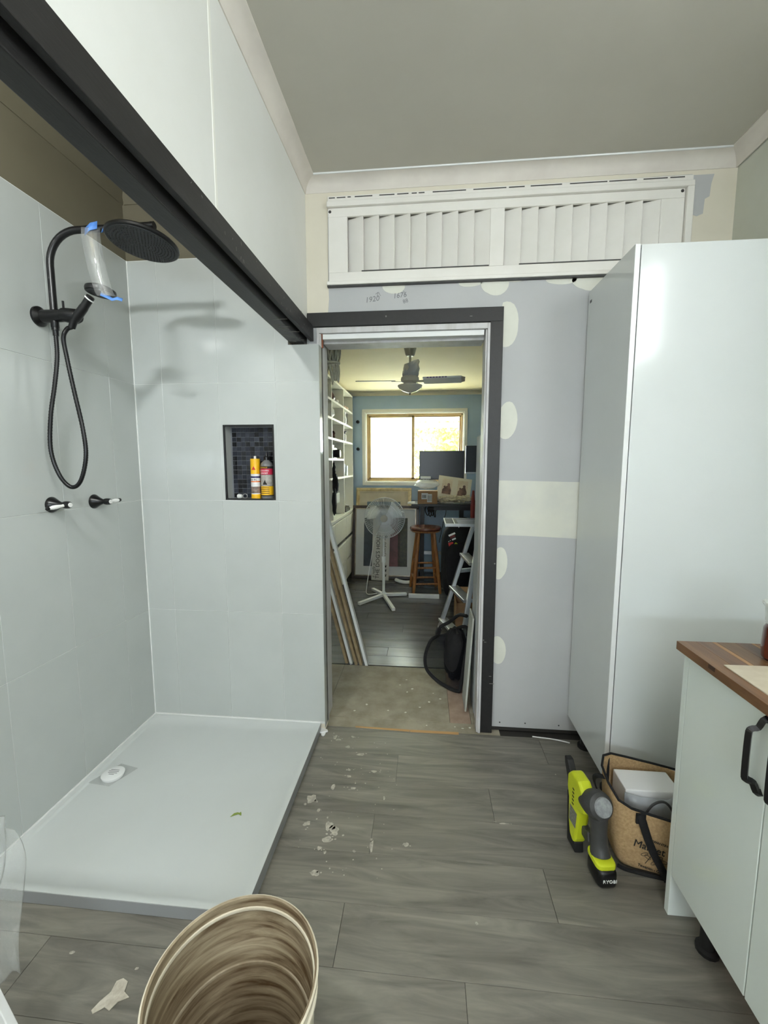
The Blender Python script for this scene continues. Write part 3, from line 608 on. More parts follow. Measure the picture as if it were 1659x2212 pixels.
tag(MB().prism([(.775, 1.145), (1.06, 1.15), (1.06, .4), (.745+.03, .4)], (0, 0, .0025), (0, 0, .8803), (1, 0, 0), (0, 1, 0)).build('card_sheet', paper_m, loc=(.9, .8, .88)), 'flat beige card sheet lying on the wooden worktop', 'card')
j = thing('glass_jar', 'dark red brown jar at the picture edge on the worktop', 'jar', (.945, 1.185, .88))
amber = mat('amber jar', S(92, 40, 28), S(70, 28, 20), rough=.12, scale=9, coat=.5)
MB().lathe([(.036, .0), (.044, .008), (.046, .04), (.044, .085), (.038, .098)], (.945, 1.185, .8805), n=24).build('jar_body', amber, j, smooth=True)
MB().lathe([(.038, .098), (.042, .1), (.044, .14), (.052, .155), (.049, .156), (.040, .14), (.037, .1), (.038, .098)], (.945, 1.185, .8805), n=24).build('jar_neck', film('jar glass', (.9, .92, .9, 1), .35, .05, .5), j, smooth=True)

# ------------------------------------------------------------------ JUTE BAG
bgx = thing('jute_bag', 'tan jute shopping bag with black trim and lettering between cabinets', 'bag', (.82, 1.48, 0))
top = [(.632, 1.425, .318), (.660, 1.405, .272), (.70, 1.398, .250), (.76, 1.392, .236), (.83, 1.382, .224), (.92, 1.372, .23), (.955, 1.40, .25), (.965, 1.52, .262), (.945, 1.585, .265), (.86, 1.596, .278), (.76, 1.602, .295), (.712, 1.60, .305), (.675, 1.575, .312), (.64, 1.50, .325)]
bot = [(.682, 1.432, .004), (.700, 1.420, .004), (.73, 1.412, .004), (.78, 1.402, .004), (.84, 1.390, .004), (.91, 1.376, .004), (.935, 1.40, .004), (.945, 1.52, .004), (.93, 1.575, .004), (.86, 1.585, .004), (.77, 1.59, .004), (.73, 1.585, .004), (.70, 1.56, .004), (.685, 1.50, .004)]
mb = MB(); vs = []; nl = 8; n = len(top)
for L in range(nl+1):
    f_ = L/nl; bul = .010*sin(pi*f_)
    for a, b in zip(bot, top):
        p = Vector(a).lerp(Vector(b), f_); d = Vector((p.x-.82, p.y-1.49, 0)).normalized(); vs.append(p+d*bul)
fs = [(L*n+k, L*n+(k+1) % n, (L+1)*n+(k+1) % n, (L+1)*n+k) for L in range(nl) for k in range(n)]+[tuple(range(n))[::-1]]
mb.add(vs, fs).build('bag_shell', jute_m, bgx, solid=.004, smooth=True, ang=70, sub=1)
MB().tube(top, .0042, 8, closed=True).build('rim_piping', fabric_b, bgx, smooth=True)
MB().tube([(p[0]-.002, p[1]-.006, p[2]+.004) for p in bot[:7]], .006, 8).build('base_piping', fabric_b, bgx, smooth=True)
MB().tube([(.70, 1.597, .302), (.697, 1.585, .2), (.70, 1.58, .02)], .008, 8).build('corner_piping', fabric_b, bgx, smooth=True)
ribbon([(.724, 1.388, .238), (.735, 1.381, .20), (.748, 1.378, .16), (.768, 1.374, .11), (.795, 1.372, .06), (.82, 1.372, .012)], (.026, -.002, .002), 'handle', fabric_b, bgx, .004)
B(.712, .742, 1.386, 1.392, .205, .24, ).build('handle_patch', fabric_b, bgx)
ribbon(spline([(.632, 1.46, .312), (.618, 1.48, .30), (.615, 1.50, .27), (.632, 1.50, .22)], 5), (.0, .022, 0), 'handle', fabric_b, bgx, .003)
FU = Vector((.83-.70, 1.380-1.396, -.030)).normalized(); FV = Vector((.03, .06, 1)); FV = (FV-FU*FV.dot(FU)).normalized()
text('Market Co', .034, (.705, 1.3835, .128), FU, FV, ink_m, bgx, depth=.0008)
text('TEWANTIN', .011, (.752, 1.3775, .153), FU, FV, ink_m, bgx, depth=.0008)
text('Tewantin - Gr', .0125, (.728, 1.3905, .048), FU, FV, ink_m, bgx, depth=.0008)
mb = MB()
lo = Vector((.745, 1.3855, .096))
for k, (a, b, an) in enumerate(((0, 0, .6), (.012, -.006, -.4), (.045, .004, .4), (.062, -.004, 0), (.035, -.018, .8))):
    cc = lo+FU*a+FV*b; ring = [cc+FU*(.011*cos(q*pi/6)*cos(an)-.005*sin(q*pi/6)*sin(an))+FV*(.011*cos(q*pi/6)*sin(an)+.005*sin(q*pi/6)*cos(an)) for q in range(12)]
    mb.tube(ring, .0008, 4, closed=True)
mb.bar(lo+FV*-.03+FU*.01, lo+FV*.0+FU*.02, .0014, .001, FU.cross(FV)).build('printed_emblem', ink_m, bgx)
f = thing('foam_packing', 'silver and white foam packing block poking out of the jute bag', 'packing', (.8, 1.5, .1))
B(.712, .90, 1.47, 1.575, .02, .262).build('foam_block', foam_m, f, bev=.004)
mb = MB(); vs = [(.706, 1.464, .02), (.76, 1.462, .02), (.82, 1.460, .02), (.905, 1.455, .02), (.706, 1.462, .2), (.76, 1.459, .2), (.82, 1.456, .2), (.905, 1.45, .2), (.706, 1.464, .256), (.76, 1.462, .244), (.85, 1.458, .242), (.895, 1.45, .285)]
mb.add(vs, [(0, 1, 5, 4), (1, 2, 6, 5), (2, 3, 7, 6), (4, 5, 9, 8), (5, 6, 10, 9), (6, 7, 11, 10)]).build('silver_wrap', silver_m, f, solid=.002, smooth=True)
tag(MB().tube(spline([(.755, 1.43, .19), (.78, 1.425, .245), (.82, 1.43, .255), (.85, 1.43, .22), (.86, 1.43, .15)], 6), .004, 8).build('cable', greyp, loc=(.8, 1.43, .2), smooth=True), 'grey cable looped inside the jute bag', 'cable')

# ------------------------------------------------------------------ CORDLESS NAILER
t = thing('cordless_nailer', 'lime green and grey cordless nail gun leaning by the jute bag', 'nail gun', (.61, 1.45, 0))
TN = Matrix.Translation((.605, 1.395, 0)) @ Matrix.Rotation(radians(7), 4, 'Z')
def nprism(poly, x0, x1): return MB(TN).prism(poly, (x1-x0, 0, 0), (x0, 0, 0), (0, 1, 0), (0, 0, 1))
MB(TN).blob((0.0, -.018, .036), (.034, .046, .034), .45, 20, 12).build('battery', mblack, t, smooth=True)
MB(TN).blob((0.0, -.012, .073), (.034, .043, .012), .45, 20, 10).build('battery_collar', lime_m, t, smooth=True)
MB(TN).tube(spline([(0, -.004, .078), (0, .006, .11), (-.002, .010, .15), (-.005, .012, .19), (-.010, .012, .235)], 4), [.033, .032, .030, .029, .028, .0275, .027, .027, .027, .0275, .028, .029, .030, .031, .032, .033, .034], 18).build('grip', greyp, t, smooth=True)
AXN = (-.12, .88, -.42)
MB(TN).lathe([(.0, -.020), (.030, -.019), (.042, -.010), (.046, .006), (.045, .03), (.038, .055), (.030, .08)], (-.012, -.004, .258), AXN, 28).build('end_housing', greyp, t, smooth=True)
MB(TN).lathe([(0, -.0255), (.029, -.0245), (.031, -.019), (.030, -.016), (0, -.016)], (-.012, -.004, .258), AXN, 28).build('end_cap', mat('scuffed grey cap', S(158, 160, 160), S(128, 130, 132), rough=.4, scale=60), t, smooth=True)
nprism([(.02, .20), (.03, .262), (.07, .290), (.125, .290), (.150, .262), (.150, .215), (.135, .18), (.13, .10), (.115, .05), (.085, .035), (.075, .06), (.07, .10), (.06, .18)], -.052, -.006).build('body', lime_m, t, bev=.010, seg=3)
nprism([(.075, .004), (.08, .04), (.12, .05), (.14, .19), (.157, .19), (.14, .004)], -.047, -.014).build('magazine', rubber_m, t, bev=.004)
nprism([(.14, .22), (.145, .27), (.170, .30), (.195, .30), (.19, .275), (.165, .235), (.16, .21)], -.045, -.02).build('nose', rubber_m, t, bev=.004)
nprism([(.072, .105), (.066, .165), (.118, .165), (.118, .105)], -.0528, -.0518).build('vent_label', mat('grey label sticker', S(150, 152, 140), S(90, 90, 84), rough=.5, scale=90, stretch=(1, 1, 5)), t)
mb = MB(TN)
for k in range(5): mb.box(-.0528, -.0515, .092, .104, .178+.014*k, .183+.014*k)
mb.build('vent_slots', rubber_m, t)
nprism([(.02, .10), (.04, .085), (.07, .085), (.075, .12), (.05, .12), (.03, .13)], -.03, -.005).build('trigger_guard', greyp, t, bev=.003)
nU = TN.to_3x3() @ Vector((1, 0, 0)); text('RYOBI', .0165, TN @ Vector((-.022, -.0665, .034)), nU, (0, -.05, 1), wht, t, depth=.001)

# ------------------------------------------------------------------ BUCKET
def bucket_mat():
    mt = mat('dirty bucket inside', S(168, 154, 128), S(86, 65, 40), rough=.6, scale=5, stretch=(1.2, 1.2, 11), lo=.34, hi=.66, detail=14, dist=.5, bump=.1, bscale=9); return mt
bk = thing('plastic_bucket', 'dirty cream plastic bucket in the foreground on the floor', 'bucket', (-.372, .718, 0))
bc = (-.372, .718, 0)
MB().lathe([(.138, .0), (.143, .004), (.160, .33), (.162, .335), (.166, .337), (.166, .345), (.162, .347), (.1635, .372), (.168, .374), (.168, .381), (.1645, .383)], bc, n=64, cap=(1, 0)).build('outer_wall', bucket_o, bk, smooth=True)
MB().lathe([(.1645, .383), (.1605, .381), (.1600, .350), (.1588, .330), (.152, .22), (.1495, .216), (.139, .055), (.134, .012), (.05, .010), (0.0, .010)], bc, n=64, cap=(0, 0)).build('inner_wall', bucket_mat(), bk, smooth=True, ang=60)

MB().lathe([(.1602, .358), (.1572, .3575), (.1565, .354), (.1575, .350), (.1602, .349)], bc, n=64, cap=(0, 0)).build('inner_lip', bucket_o, bk, smooth=True)
MB().lathe([(.152, .222), (.1498, .220), (.149, .216), (.151, .213)], bc, n=64, cap=(0, 0)).build('inner_ridge', mat('ridge plastic', S(176, 164, 142), S(140, 124, 98), rough=.6, scale=12), bk, smooth=True)
# ------------------------------------------------------------------ LEFT FOREGROUND PANEL IN PLASTIC
lp = thing('white_board', 'white flat panel edge leaning at the lower left picture corner', 'board', (-.95, .7, 0))
MB().prism([(-.10, 0), (.075, 0), (-.055, .33), (-.10, .33)], (0, .018, 0), (-.93, .74, 0)).build('board', gloss_e, lp, bev=.002)
pw = MB(); vs = []; r = random.Random(21)
for i in range(9):
    for k in range(7):
        z = .60-.048*i; xx = -1.012+.018*k+(.004*sin(i*1.7+k))-(.003*i if k > 3 else 0)
        vs.append((xx+.014*sin(i*.9), .805-.02*cos(k*1.2+i*.5)-.003*i, z+.006*sin(k*2.1)))
pw.add(vs, [(i*7+k, i*7+k+1, (i+1)*7+k+1, (i+1)*7+k) for i in range(8) for k in range(6)])
tag(pw.build('plastic_sheet', film('thin plastic film', (.9, .93, .92, 1), .2, .12, .25), loc=(-.95, .76, .4), smooth=True, solid=.0006, sub=1), 'crinkled clear plastic sheet hanging over the white panel edge', 'plastic sheet')

# ------------------------------------------------------------------ SPILLS
mb = MB(); r = random.Random(9)
for cx, cy, rx, ry in ((-.462, 1.625, .022, .026), (-.448, 1.50, .016, .013), (-.36, 1.50, .014, .02), (-.335, 1.475, .02, .022), (-.352, 1.44, .018, .014), (-.375, 1.40, .010, .01), (-.35, 1.385, .006, .006), (-.385, 1.70, .008, .012), (-.33, 1.77, .012, .006), (-.34, 1.81, .012, .006), (-.22, 1.81, .014, .007), (-.30, 1.70, .012, .006), (-.185, 1.42, .006, .03), (-.19, 1.455, .006, .005), (-.06, 1.445, .012, .008), (-.245, 1.40, .005, .005), (-.36, 1.30, .014, .012), (-.45, 2.04, .010, .016), (-.43, 2.02, .014, .006), (-.36, 2.05, .01, .006), (-.37, 1.97, .014, .008), (-.30, 1.92, .018, .008), (-.16, 1.66, .004, .012), (-.42, 1.57, .006, .01), (.32, 1.575, .02, .003), (.6, 1.87, .004, .004), (.17, 1.19, .004, .005), (-1.0, 1.0, .008, .004), (-.79, .98, .004, .004)):
    blot(mb, (cx, cy, .0004), (1, 0, 0), (0, 1, 0), (rx, ry), 12, .0006, .55, r)
    for q in range(3):
        if rx > .009: blot(mb, (cx+r.uniform(-2, 2)*rx, cy+r.uniform(-2, 2)*ry, .0004), (1, 0, 0), (0, 1, 0), (rx*.25, ry*.25), 7, .0006, .4, r)
for k in range(60): blot(mb, (r.uniform(-.5, -.1), r.uniform(1.3, 2.05), .0004), (1, 0, 0), (0, 1, 0), (r.uniform(.0012, .003),)*2, 6, .0005, .3, r)
tag(mb.build('plaster_splatter', mat('dried plaster', S(190, 184, 170), S(150, 146, 136), rough=.9, scale=60), loc=(-.35, 1.5, 0)), 'dried white plaster splashes scattered over the plank floor beside the tray', 'splashes', kind='stuff')
mb = MB(); r = random.Random(2)
for x, y_ in ((.035, 2.42), (-.11, 2.67), (.06, 2.52), (-.02, 2.36), (-.07, 2.56), (-.33, 2.36), (-.39, 2.29), (.1, 2.46), (-.15, 2.6), (-.1, 2.52), (.17, 2.19), (.21, 2.18), (.25, 2.19), (-.1, 2.3), (-.2, 2.31), (.02, 2.19)): blot(mb, (x, y_, -.0028), (1, 0, 0), (0, 1, 0), (r.uniform(.004, .008), r.uniform(.003, .007)), 8, .0006, .4, r)
tag(mb.build('paint_flecks', putty_m, loc=(0, 2.4, 0)), 'pale paint flecks on the bare particleboard strip in the doorway', 'flecks', kind='stuff')
mb = MB(); P_ = [(-.025, -.036), (-.005, -.020), (.012, -.026), (.022, -.006), (.045, .006), (.024, .016), (.018, .038), (.0, .044), (-.014, .036), (-.012, .012), (-.026, -.010), (-.034, -.03)]
mb.prism(P_, (0, 0, .003), (-.81, .91, .0006), (1, 0, 0), (0, 1, 0))
tag(mb.build('plaster_scrap', mat('crumbled plaster', S(206, 200, 186), S(180, 172, 156), rough=.9, scale=50, bump=.5, bscale=160), loc=(-.81, .91, 0), bev=.001), 'jagged pale plaster scrap on the floor left of the bucket', 'scrap')
tag(MB().prism([(-.02, -.012), (-.012, .006), (0, .012), (.008, .010), (.012, .016), (.018, .006), (.02, -.002), (.006, .004), (-.008, -.004)], (0, 0, .001), (-.72, 1.47, .0425), (1, 0, 0), (0, 1, 0)).build('leaf_scrap', leafg, loc=(-.72, 1.47, .04)), 'tiny olive green scrap lying on the white shower tray', 'scrap')
tag(MB().tube(spline([(.56, 2.135, .004), (.60, 2.130, .004), (.65, 2.124, .004), (.70, 2.112, .004), (.735, 2.10, .004)], 5), .003, 8).build('white_cable', wht, loc=(.6, 2.12, 0), smooth=True), 'thin white cord along the wall foot beside the tall cabinet', 'cable')

# ================================================================== FAR ROOM
HB = 2.29; YB = 5.5
cb = B(-1.35, 1.75, 2.29, 5.7, HB, HB+.08).build('ceiling_back', mat('cream ceiling paint', S(242, 230, 196), S(238, 226, 190), rough=.7, scale=3)); cb['kind'] = 'structure'; cb['label'] = 'cream ceiling of the far room'
wbl = B(-1.35, -1.26, 2.29, 5.7, 0, HB).build('wall_west', blue_m); wbl['kind'] = 'structure'; wbl['label'] = 'blue wall behind the bookcase'
wbr = B(1.65, 1.75, 2.29, 5.7, 0, HB).build('wall_east', blue_m); wbr['kind'] = 'structure'; wbr['label'] = 'blue side wall of the far room'
mb = MB(); mb.box(-1.26, -.538, 2.292, 2.312, 0, HB).box(.298, 1.65, 2.292, 2.312, 0, HB).box(-.538, .298, 2.292, 2.312, 2.058, HB)
o = mb.build('wall_partition', blue_m); o['kind'] = 'structure'; o['label'] = 'blue rear side of the doorway wall'
WX0, WX1, WZ0, WZ1 = -.765, .47, 1.16, 2.035
mb = MB(); mb.box(-1.35, WX0, YB, YB+.12, 0, HB).box(WX1, 1.75, YB, YB+.12, 0, HB).box(WX0, WX1, YB, YB+.12, 0, WZ0).box(WX0, WX1, YB, YB+.12, WZ1, HB)
o = mb.build('wall_far', blue_m); o['kind'] = 'structure'; o['label'] = 'blue far wall with the sliding window'
cornice('trim_8', (-1.26, YB, HB), (1.65, YB, HB), (0, -1, 0), .05, mat('cream cornice', S(222, 214, 190), rough=.6), 'cornice over the far window')
# window
wn = struct('window_1', (-.15, YB, 1.6), 'aluminium sliding window with frosted left pane')
mb = MB()
for a in ((-.805, .508, 2.035, 2.075), (-.805, .508, 1.118, 1.16)): mb.box(a[0], a[1], YB-.018, YB-.0005, a[2], a[3])
for x in (-.805, .47): mb.box(x, x+.04, YB-.018, YB-.0005, 1.16, 2.035)
mb.build('architrave', winw, wn, bev=.003)
mb = MB(); mb.box(WX0, WX0+.012, YB, YB+.12, WZ0, WZ1).box(WX1-.012, WX1, YB, YB+.12, WZ0, WZ1).box(WX0, WX1, YB, YB+.12, WZ0, WZ0+.012).box(WX0, WX1, YB, YB+.12, WZ1-.012, WZ1)
mb.build('reveal', winw, wn)
mb = MB(); x0, x1, z0, z1 = WX0+.012, WX1-.012, WZ0+.012, WZ1-.012
for x in (x0, x1-.022): mb.box(x, x+.022, YB+.05, YB+.11, z0, z1)
for z in (z0, z1-.022): mb.box(x0, x1, YB+.05, YB+.11, z, z+.022)
mb.build('outer_frame', alu_b, wn, bev=.002)
mb = MB(); a, b = x0+.022, -.155
for x in (a, b-.026): mb.box(x, x+.026, YB+.055, YB+.075, z0+.022, z1-.022)
for z in (z0+.022, z1-.046): mb.box(a, b, YB+.055, YB+.075, z, z+.024)
mb.build('sash', alu_b, wn, bev=.002)
fr = bpy.data.materials.new('frosted glass'); fr.use_nodes = True; nt = fr.node_tree; nt.nodes.clear()
oo = nt.nodes.new('ShaderNodeOutputMaterial'); tr = nt.nodes.new('ShaderNodeBsdfTranslucent'); tr.inputs[0].default_value = (.93, .96, .98, 1); gl = nt.nodes.new('ShaderNodeBsdfTransparent'); mx = nt.nodes.new('ShaderNodeMixShader'); mx.inputs[0].default_value = .25
nt.links.new(tr.outputs[0], mx.inputs[1]); nt.links.new(gl.outputs[0], mx.inputs[2]); nt.links.new(mx.outputs[0], oo.inputs[0])
B(a+.026, b-.026, YB+.063, YB+.067, z0+.046, z1-.046).build('frosted_pane', fr, wn)
mb = MB(); a, b = -.165, x1-.022
for x in (a, b-.018): mb.box(x, x+.018, YB+.085, YB+.10, z0+.022, z1-.022)
for z in (z0+.022, z1-.040): mb.box(a, b, YB+.085, YB+.10, z, z+.018)
mb.build('sash', alu_b, wn, bev=.002)
B(a+.018, b-.018, YB+.090, YB+.094, z0+.040, z1-.040).build('clear_pane', film('window glass', (.8, .9, .9, 1), .03, .02, .15), wn)
B(-.135, .3, YB+.05, YB+.085, z0+.022, z0+.034).build('track', alu_b, wn)

# ------------------------------------------------------------------ BOOKCASE + DRAWERS
SX0, SX1 = -1.255, -.92
t = thing('bookcase', 'tall white open cubby bookcase along the blue wall of the far room', 'bookcase', (-1.1, 4.4, .83))
for y_ in (3.01, 3.62, 4.23, 4.84, 5.44): B(SX0, SX1, y_-.011, y_+.011, .831, 2.236).build('upright', shelfw, t, bev=.001)
B(SX0, SX0+.006, 3.0, 5.45, .831, 2.236).build('back_panel', shelfw, t)
for z, a in ((2.225, 4), (2.02, 4), (1.84, 4), (1.643, 4), (1.440, 3), (1.243, 4)):
    for k in range(a): B(SX0+.006, SX1-.001, 3.0215+.61*k, 3.5985+.61*k+.01, z-.011, z+.011).build('shelf', shelfw, t, bev=.001)
t = thing('drawer_unit', 'low white drawer cabinet carrying the open bookcase', 'drawers', (-1.1, 4.4, 0))
B(SX0, -.898, 3.0, 5.45, .805, .829).build('top', shelfw, t, bev=.002)
B(SX0, -.918, 3.0, 5.45, .06, .803).build('carcass', shelfw, t)
B(SX0, -.95, 3.0, 5.45, .0, .06).build('plinth', shelfw, t)
for k in range(4):
    for z0, z1 in ((.065, .29), (.295, .52), (.56, .80)):
        d = B(-.918, -.900, 3.006+.611*k, 3.606+.611*k, z0, z1-.012).build('drawer', shelfw, t, bev=.0015)
    B(-.9175, -.906, 3.02+.611*k, 3.59+.611*k, .525, .553).build('finger_gap', greyp, t)

def put(name, label, cat, y, z, mb, material, x=-1.0, smooth=True, group=None, parts=()):
    o = mb.build(name, material, loc=(x, y, z), smooth=smooth); tag(o, label, cat, group)
    o['_o'] = (x, y, z)
    for n_, b_, m_ in parts: b_.build(n_, m_, o, smooth=smooth)
    return o
L = lambda prof, x, y, z, ax=(0, 0, 1), n=16: MB().lathe(prof, (x, y, z), ax, n)
z1, z2, z3, z4, z5, z6, z7 = .8295, 1.2545, 1.4515, 1.6545, 1.8515, 2.0315, 2.2365
mb = MB(); [mb.blob((-.99, 4.07+.045*k, z6+.036+.035*(k % 2)), (.025, .03, .028), jit=.1, seed=k) for k in range(3)]; mb.blob((-.99, 4.15, z6+.10), (.02, .02, .025))
put('white_ornament', 'white lumpy ornament in the top cubby nearest the doorway', 'ornament', 4.1, z6, mb, porc_m)
put('brown_teapot', 'dark brown teapot in the top cubby of the middle column', 'teapot', 4.5, z6, MB().blob((-1.0, 4.5, z6+.055), (.06, .07, .055)), brown_d, parts=(('handle', MB().tube([(-1.0, 4.56+.045*cos(a), z6+.06+.045*sin(a)) for a in [i*pi/6-pi/2 for i in range(7)]], .007, 8), brown_d), ('spout', MB().tube([(-1, 4.44, z6+.05), (-1, 4.40, z6+.09), (-1, 4.385, z6+.12)], .01, 8), brown_d), ('lid', L([(.035, .1), (.02, .115), (.006, .125), (.01, .14)], -1.0, 4.5, z6), brown_d)))
put('cream_cup', 'small cream cup beside the brown teapot', 'cup', 4.70, z6, L([(.02, 0), (.035, .03), (.032, .05), (.03, .05), (.02, .006)], -.98, 4.70, z6), porc_m)
put('spiral_shell', 'white spiral shell in the top far cubby', 'shell', 4.93, z6, L([(.012, 0), (.03, .03), (.022, .05), (.024, .06), (.014, .08), (.015, .09), (.003, .12)], -.97, 4.93, z6), porc_m)
mb = MB(); [mb.blob((-.98+.02*sin(k*2), 5.08+.045*k, z6+.026), (.02, .03, .018), jit=.2, seed=k+4) for k in range(5)]
put('coral_pieces', 'pink white coral lying in the top far cubby', 'coral', 5.15, z6, mb, mat('pale coral', S(214, 190, 180), rough=.7))
put('white_vase', 'rounded white vase on the second shelf of the middle column', 'vase', 4.38, z5, L([(.04, 0), (.075, .04), (.07, .09), (.035, .13), (.03, .135), (.03, .12)], -1.0, 4.38, z5), porc_m)
mb = MB(); [mb.bar((-.95, 4.92+.06*k, z5), (-.95, 4.92+.06*k, z5+.14), .004, .004) for k in range(6)]; [mb.bar((-.95, 4.90, z5+.02+.03*k), (-.95, 5.24, z5+.02+.03*k), .004, .004) for k in range(5)]
put('wire_rack', 'dark wire rack on the second shelf of the far column', 'rack', 5.1, z5, mb, greyp, smooth=False)
put('white_jug', 'slim white jug in front of the wire rack', 'jug', 4.97, z5, L([(.025, 0), (.03, .05), (.018, .1), (.022, .13)], -.94, 4.97, z5), porc_m, x=-.94)
mb = MB(); [mb.blob((-1.0+.03*sin(k*3), 4.36+.055*k, z4+.045), (.035, .03, .032+.006*(k % 2)), jit=.25, seed=k+9) for k in range(5)]
put('dried_flowers', 'dark red dried flower bunch on the third shelf', 'dried flowers', 4.45, z4, mb, mat('dried flower', S(84, 48, 44), S(48, 36, 30), rough=.9, scale=40))
put('white_bottle', 'small white bottle with black cap on the third shelf', 'bottle', 5.04, z4, L([(.02, 0), (.021, .07), (.012, .085), (.012, .09)], -.95, 5.04, z4), porc_m, x=-.95, parts=(('cap', L([(.014, .09), (.014, .11), (.03, .112), (.03, .12)], -.95, 5.04, z4), mblack),))
put('small_speaker', 'little grey box speaker leaning on the third shelf', 'speaker', 4.91, z4, MB().box(-1.0, -.94, 4.88, 4.94, z4, z4+.09), greyp, smooth=False)
put('black_camera', 'bulky black camera on the fourth shelf of the middle column', 'camera', 4.5, z3, MB().box(-1.03, -.95, 4.34, 4.60, z3, z3+.11), mblack, smooth=False, parts=(('lens', L([(.04, 0), (.045, .05), (.038, .06)], -.95, 4.48, z3+.05, (1, 0, 0)), mblack), ('strap', MB().tube([(-.98, 4.6+.05*sin(a), z3+.08+.04*cos(a)) for a in [i*pi/6 for i in range(9)]], .008, 6), fabric_b), ('top_plate', MB().box(-1.02, -.96, 4.36, 4.50, z3+.11, z3+.14), mblack)))
put('white_saucer', 'white saucer edge in front of the black camera', 'saucer', 4.42, z3, L([(.012, 0), (.028, .010), (.029, .012)], -.938, 4.29, z3), porc_m, x=-.94)
put('black_feather_hat', 'fluffy black hat on the fifth shelf of the middle column', 'hat', 4.5, z2, MB().blob((-1.0, 4.48, z2+.083), (.052, .125, .060), jit=.25, n=18, m=12, seed=31), fabric_b, smooth=False)
put('red_toy', 'small red soft toy in front of the black hat', 'toy', 4.36, z2, MB().blob((-.95, 4.34, z2+.044), (.02, .05, .033), jit=.2, seed=5), red_m, x=-.95)
put('pale_cloth', 'folded pale green cloth beside the red toy', 'cloth', 4.48, z2, MB().blob((-.95, 4.46, z2+.017), (.02, .08, .012), jit=.2, seed=6), mat('pale cloth', S(176, 186, 172), rough=.9), x=-.95)
put('black_speaker', 'tall black round-topped speaker on the fifth shelf of the far column', 'speaker', 4.96, z2, MB().blob((-.97, 4.96, z2+.079), (.035, .055, .076), .5), mblack, parts=(('speaker_cone', L([(.026, 0), (.026, .003), (.012, .001)], -.936, 4.95, z2+.11, (1, -.3, 0)), greyp),))
put('steel_flask', 'pale cylindrical flask next to the black speaker', 'flask', 5.12, z2, L([(.03, 0), (.03, .115), (.026, .12)], -.96, 5.12, z2), mat('brushed flask', S(190, 194, 194), rough=.3, metal=.3))
put('white_printer', 'small white label printer in the lowest cubby of the middle column', 'printer', 4.5, z1, MB().box(-1.1, -.95, 4.30, 4.70, z1+.14, z1+.25), grey_lam, smooth=False, parts=(('pedestal', MB().box(-1.1, -.98, 4.42, 4.60, z1, z1+.14), grey_lam), ('control_panel', MB().box(-.951, -.945, 4.5, 4.68, z1+.15, z1+.24), gloss_e), ('screen', MB().box(-.9455, -.943, 4.32, 4.40, z1+.17, z1+.21), mblack)))
put('wire_brush', 'dark bristled brush lying in the lowest far cubby', 'brush', 5.1, z1, MB().box(-.97, -.925, 4.95, 5.22, z1, z1+.03).box(-.965, -.93, 4.95, 5.2, z1+.03, z1+.055), greyp, x=-.95, smooth=False)
tag(MB().tube(spline([(-.97, 4.9, z1+.16), (-.96, 5.05, z1+.09), (-.95, 5.25, z1+.05), (-.93, 5.35, z1+.005)], 5), .004, 6).build('white_lead', wht, loc=(-.96, 5.1, z1), smooth=True), 'thin white lead trailing through the lowest far cubby', 'cable')
mb = MB(); mb.blob((-.878, 4.16, 1.20), (.03, .05, .10), jit=.12, seed=3).blob((-.878, 4.10, 1.03), (.022, .04, .13), jit=.15, seed=4).blob((-.885, 4.12, 1.32), (.015, .018, .09), jit=.1, seed=8)
tag(mb.build('cloth_bag', fabric_b, loc=(-.9, 4.13, 1.2), smooth=True), 'black cloth bag hanging on the upright of the white bookcase', 'bag')
for z in (1.56, 1.90): tag(MB().lathe([(.012, 0), (.02, .01), (.02, .035), (.012, .04)], (-.86, YB, z+.02), (0, -1, 0), 14).build('wall_hook', mblack, loc=(-.86, YB, z), smooth=True), ('upper' if z > 1.7 else 'lower')+' small black hook on the blue wall beside the bookcase', 'hook')
# rope hanging
t = thing('rope_hanging', 'knotted pale macrame rope hanging from the ceiling inside the doorway', 'macrame', (-.68, 3.1, 2.1))
rope = mat('pale cotton rope', S(234, 228, 210), S(214, 208, 190), rough=.9, scale=40)
for k in range(26):
    a = 2*pi*k/26; f_ = lambda r_: (-.672+r_*cos(a), 3.10+r_*.8*sin(a))
    sw = .25*sin(k*1.9)
    prof = [(.02, HB-.001), (.055, 2.24), (.064, 2.19), (.058, 2.13), (.045, 2.105), (.052, 2.08), (.055, 2.03), (.05, 1.985+.02*sin(k*3))]
    MB().tube(spline([(-.672+r_*cos(a+sw*i), 3.10+.8*r_*sin(a+sw*i), z) for i, (r_, z) in enumerate(prof)], 3), .0062, 6).build('strand', rope, t, smooth=True)
MB().tube([(-.672+.052*cos(2*pi*k/16), 3.1+.042*sin(2*pi*k/16), 2.104) for k in range(16)], .012, 8, closed=True).build('knot_band', rope, t, smooth=True)
MB().blob((-.672, 3.10, 2.18), (.05, .04, .08)).build('core', mat('shaded rope core', S(176, 170, 154), rough=.9), t, smooth=True)

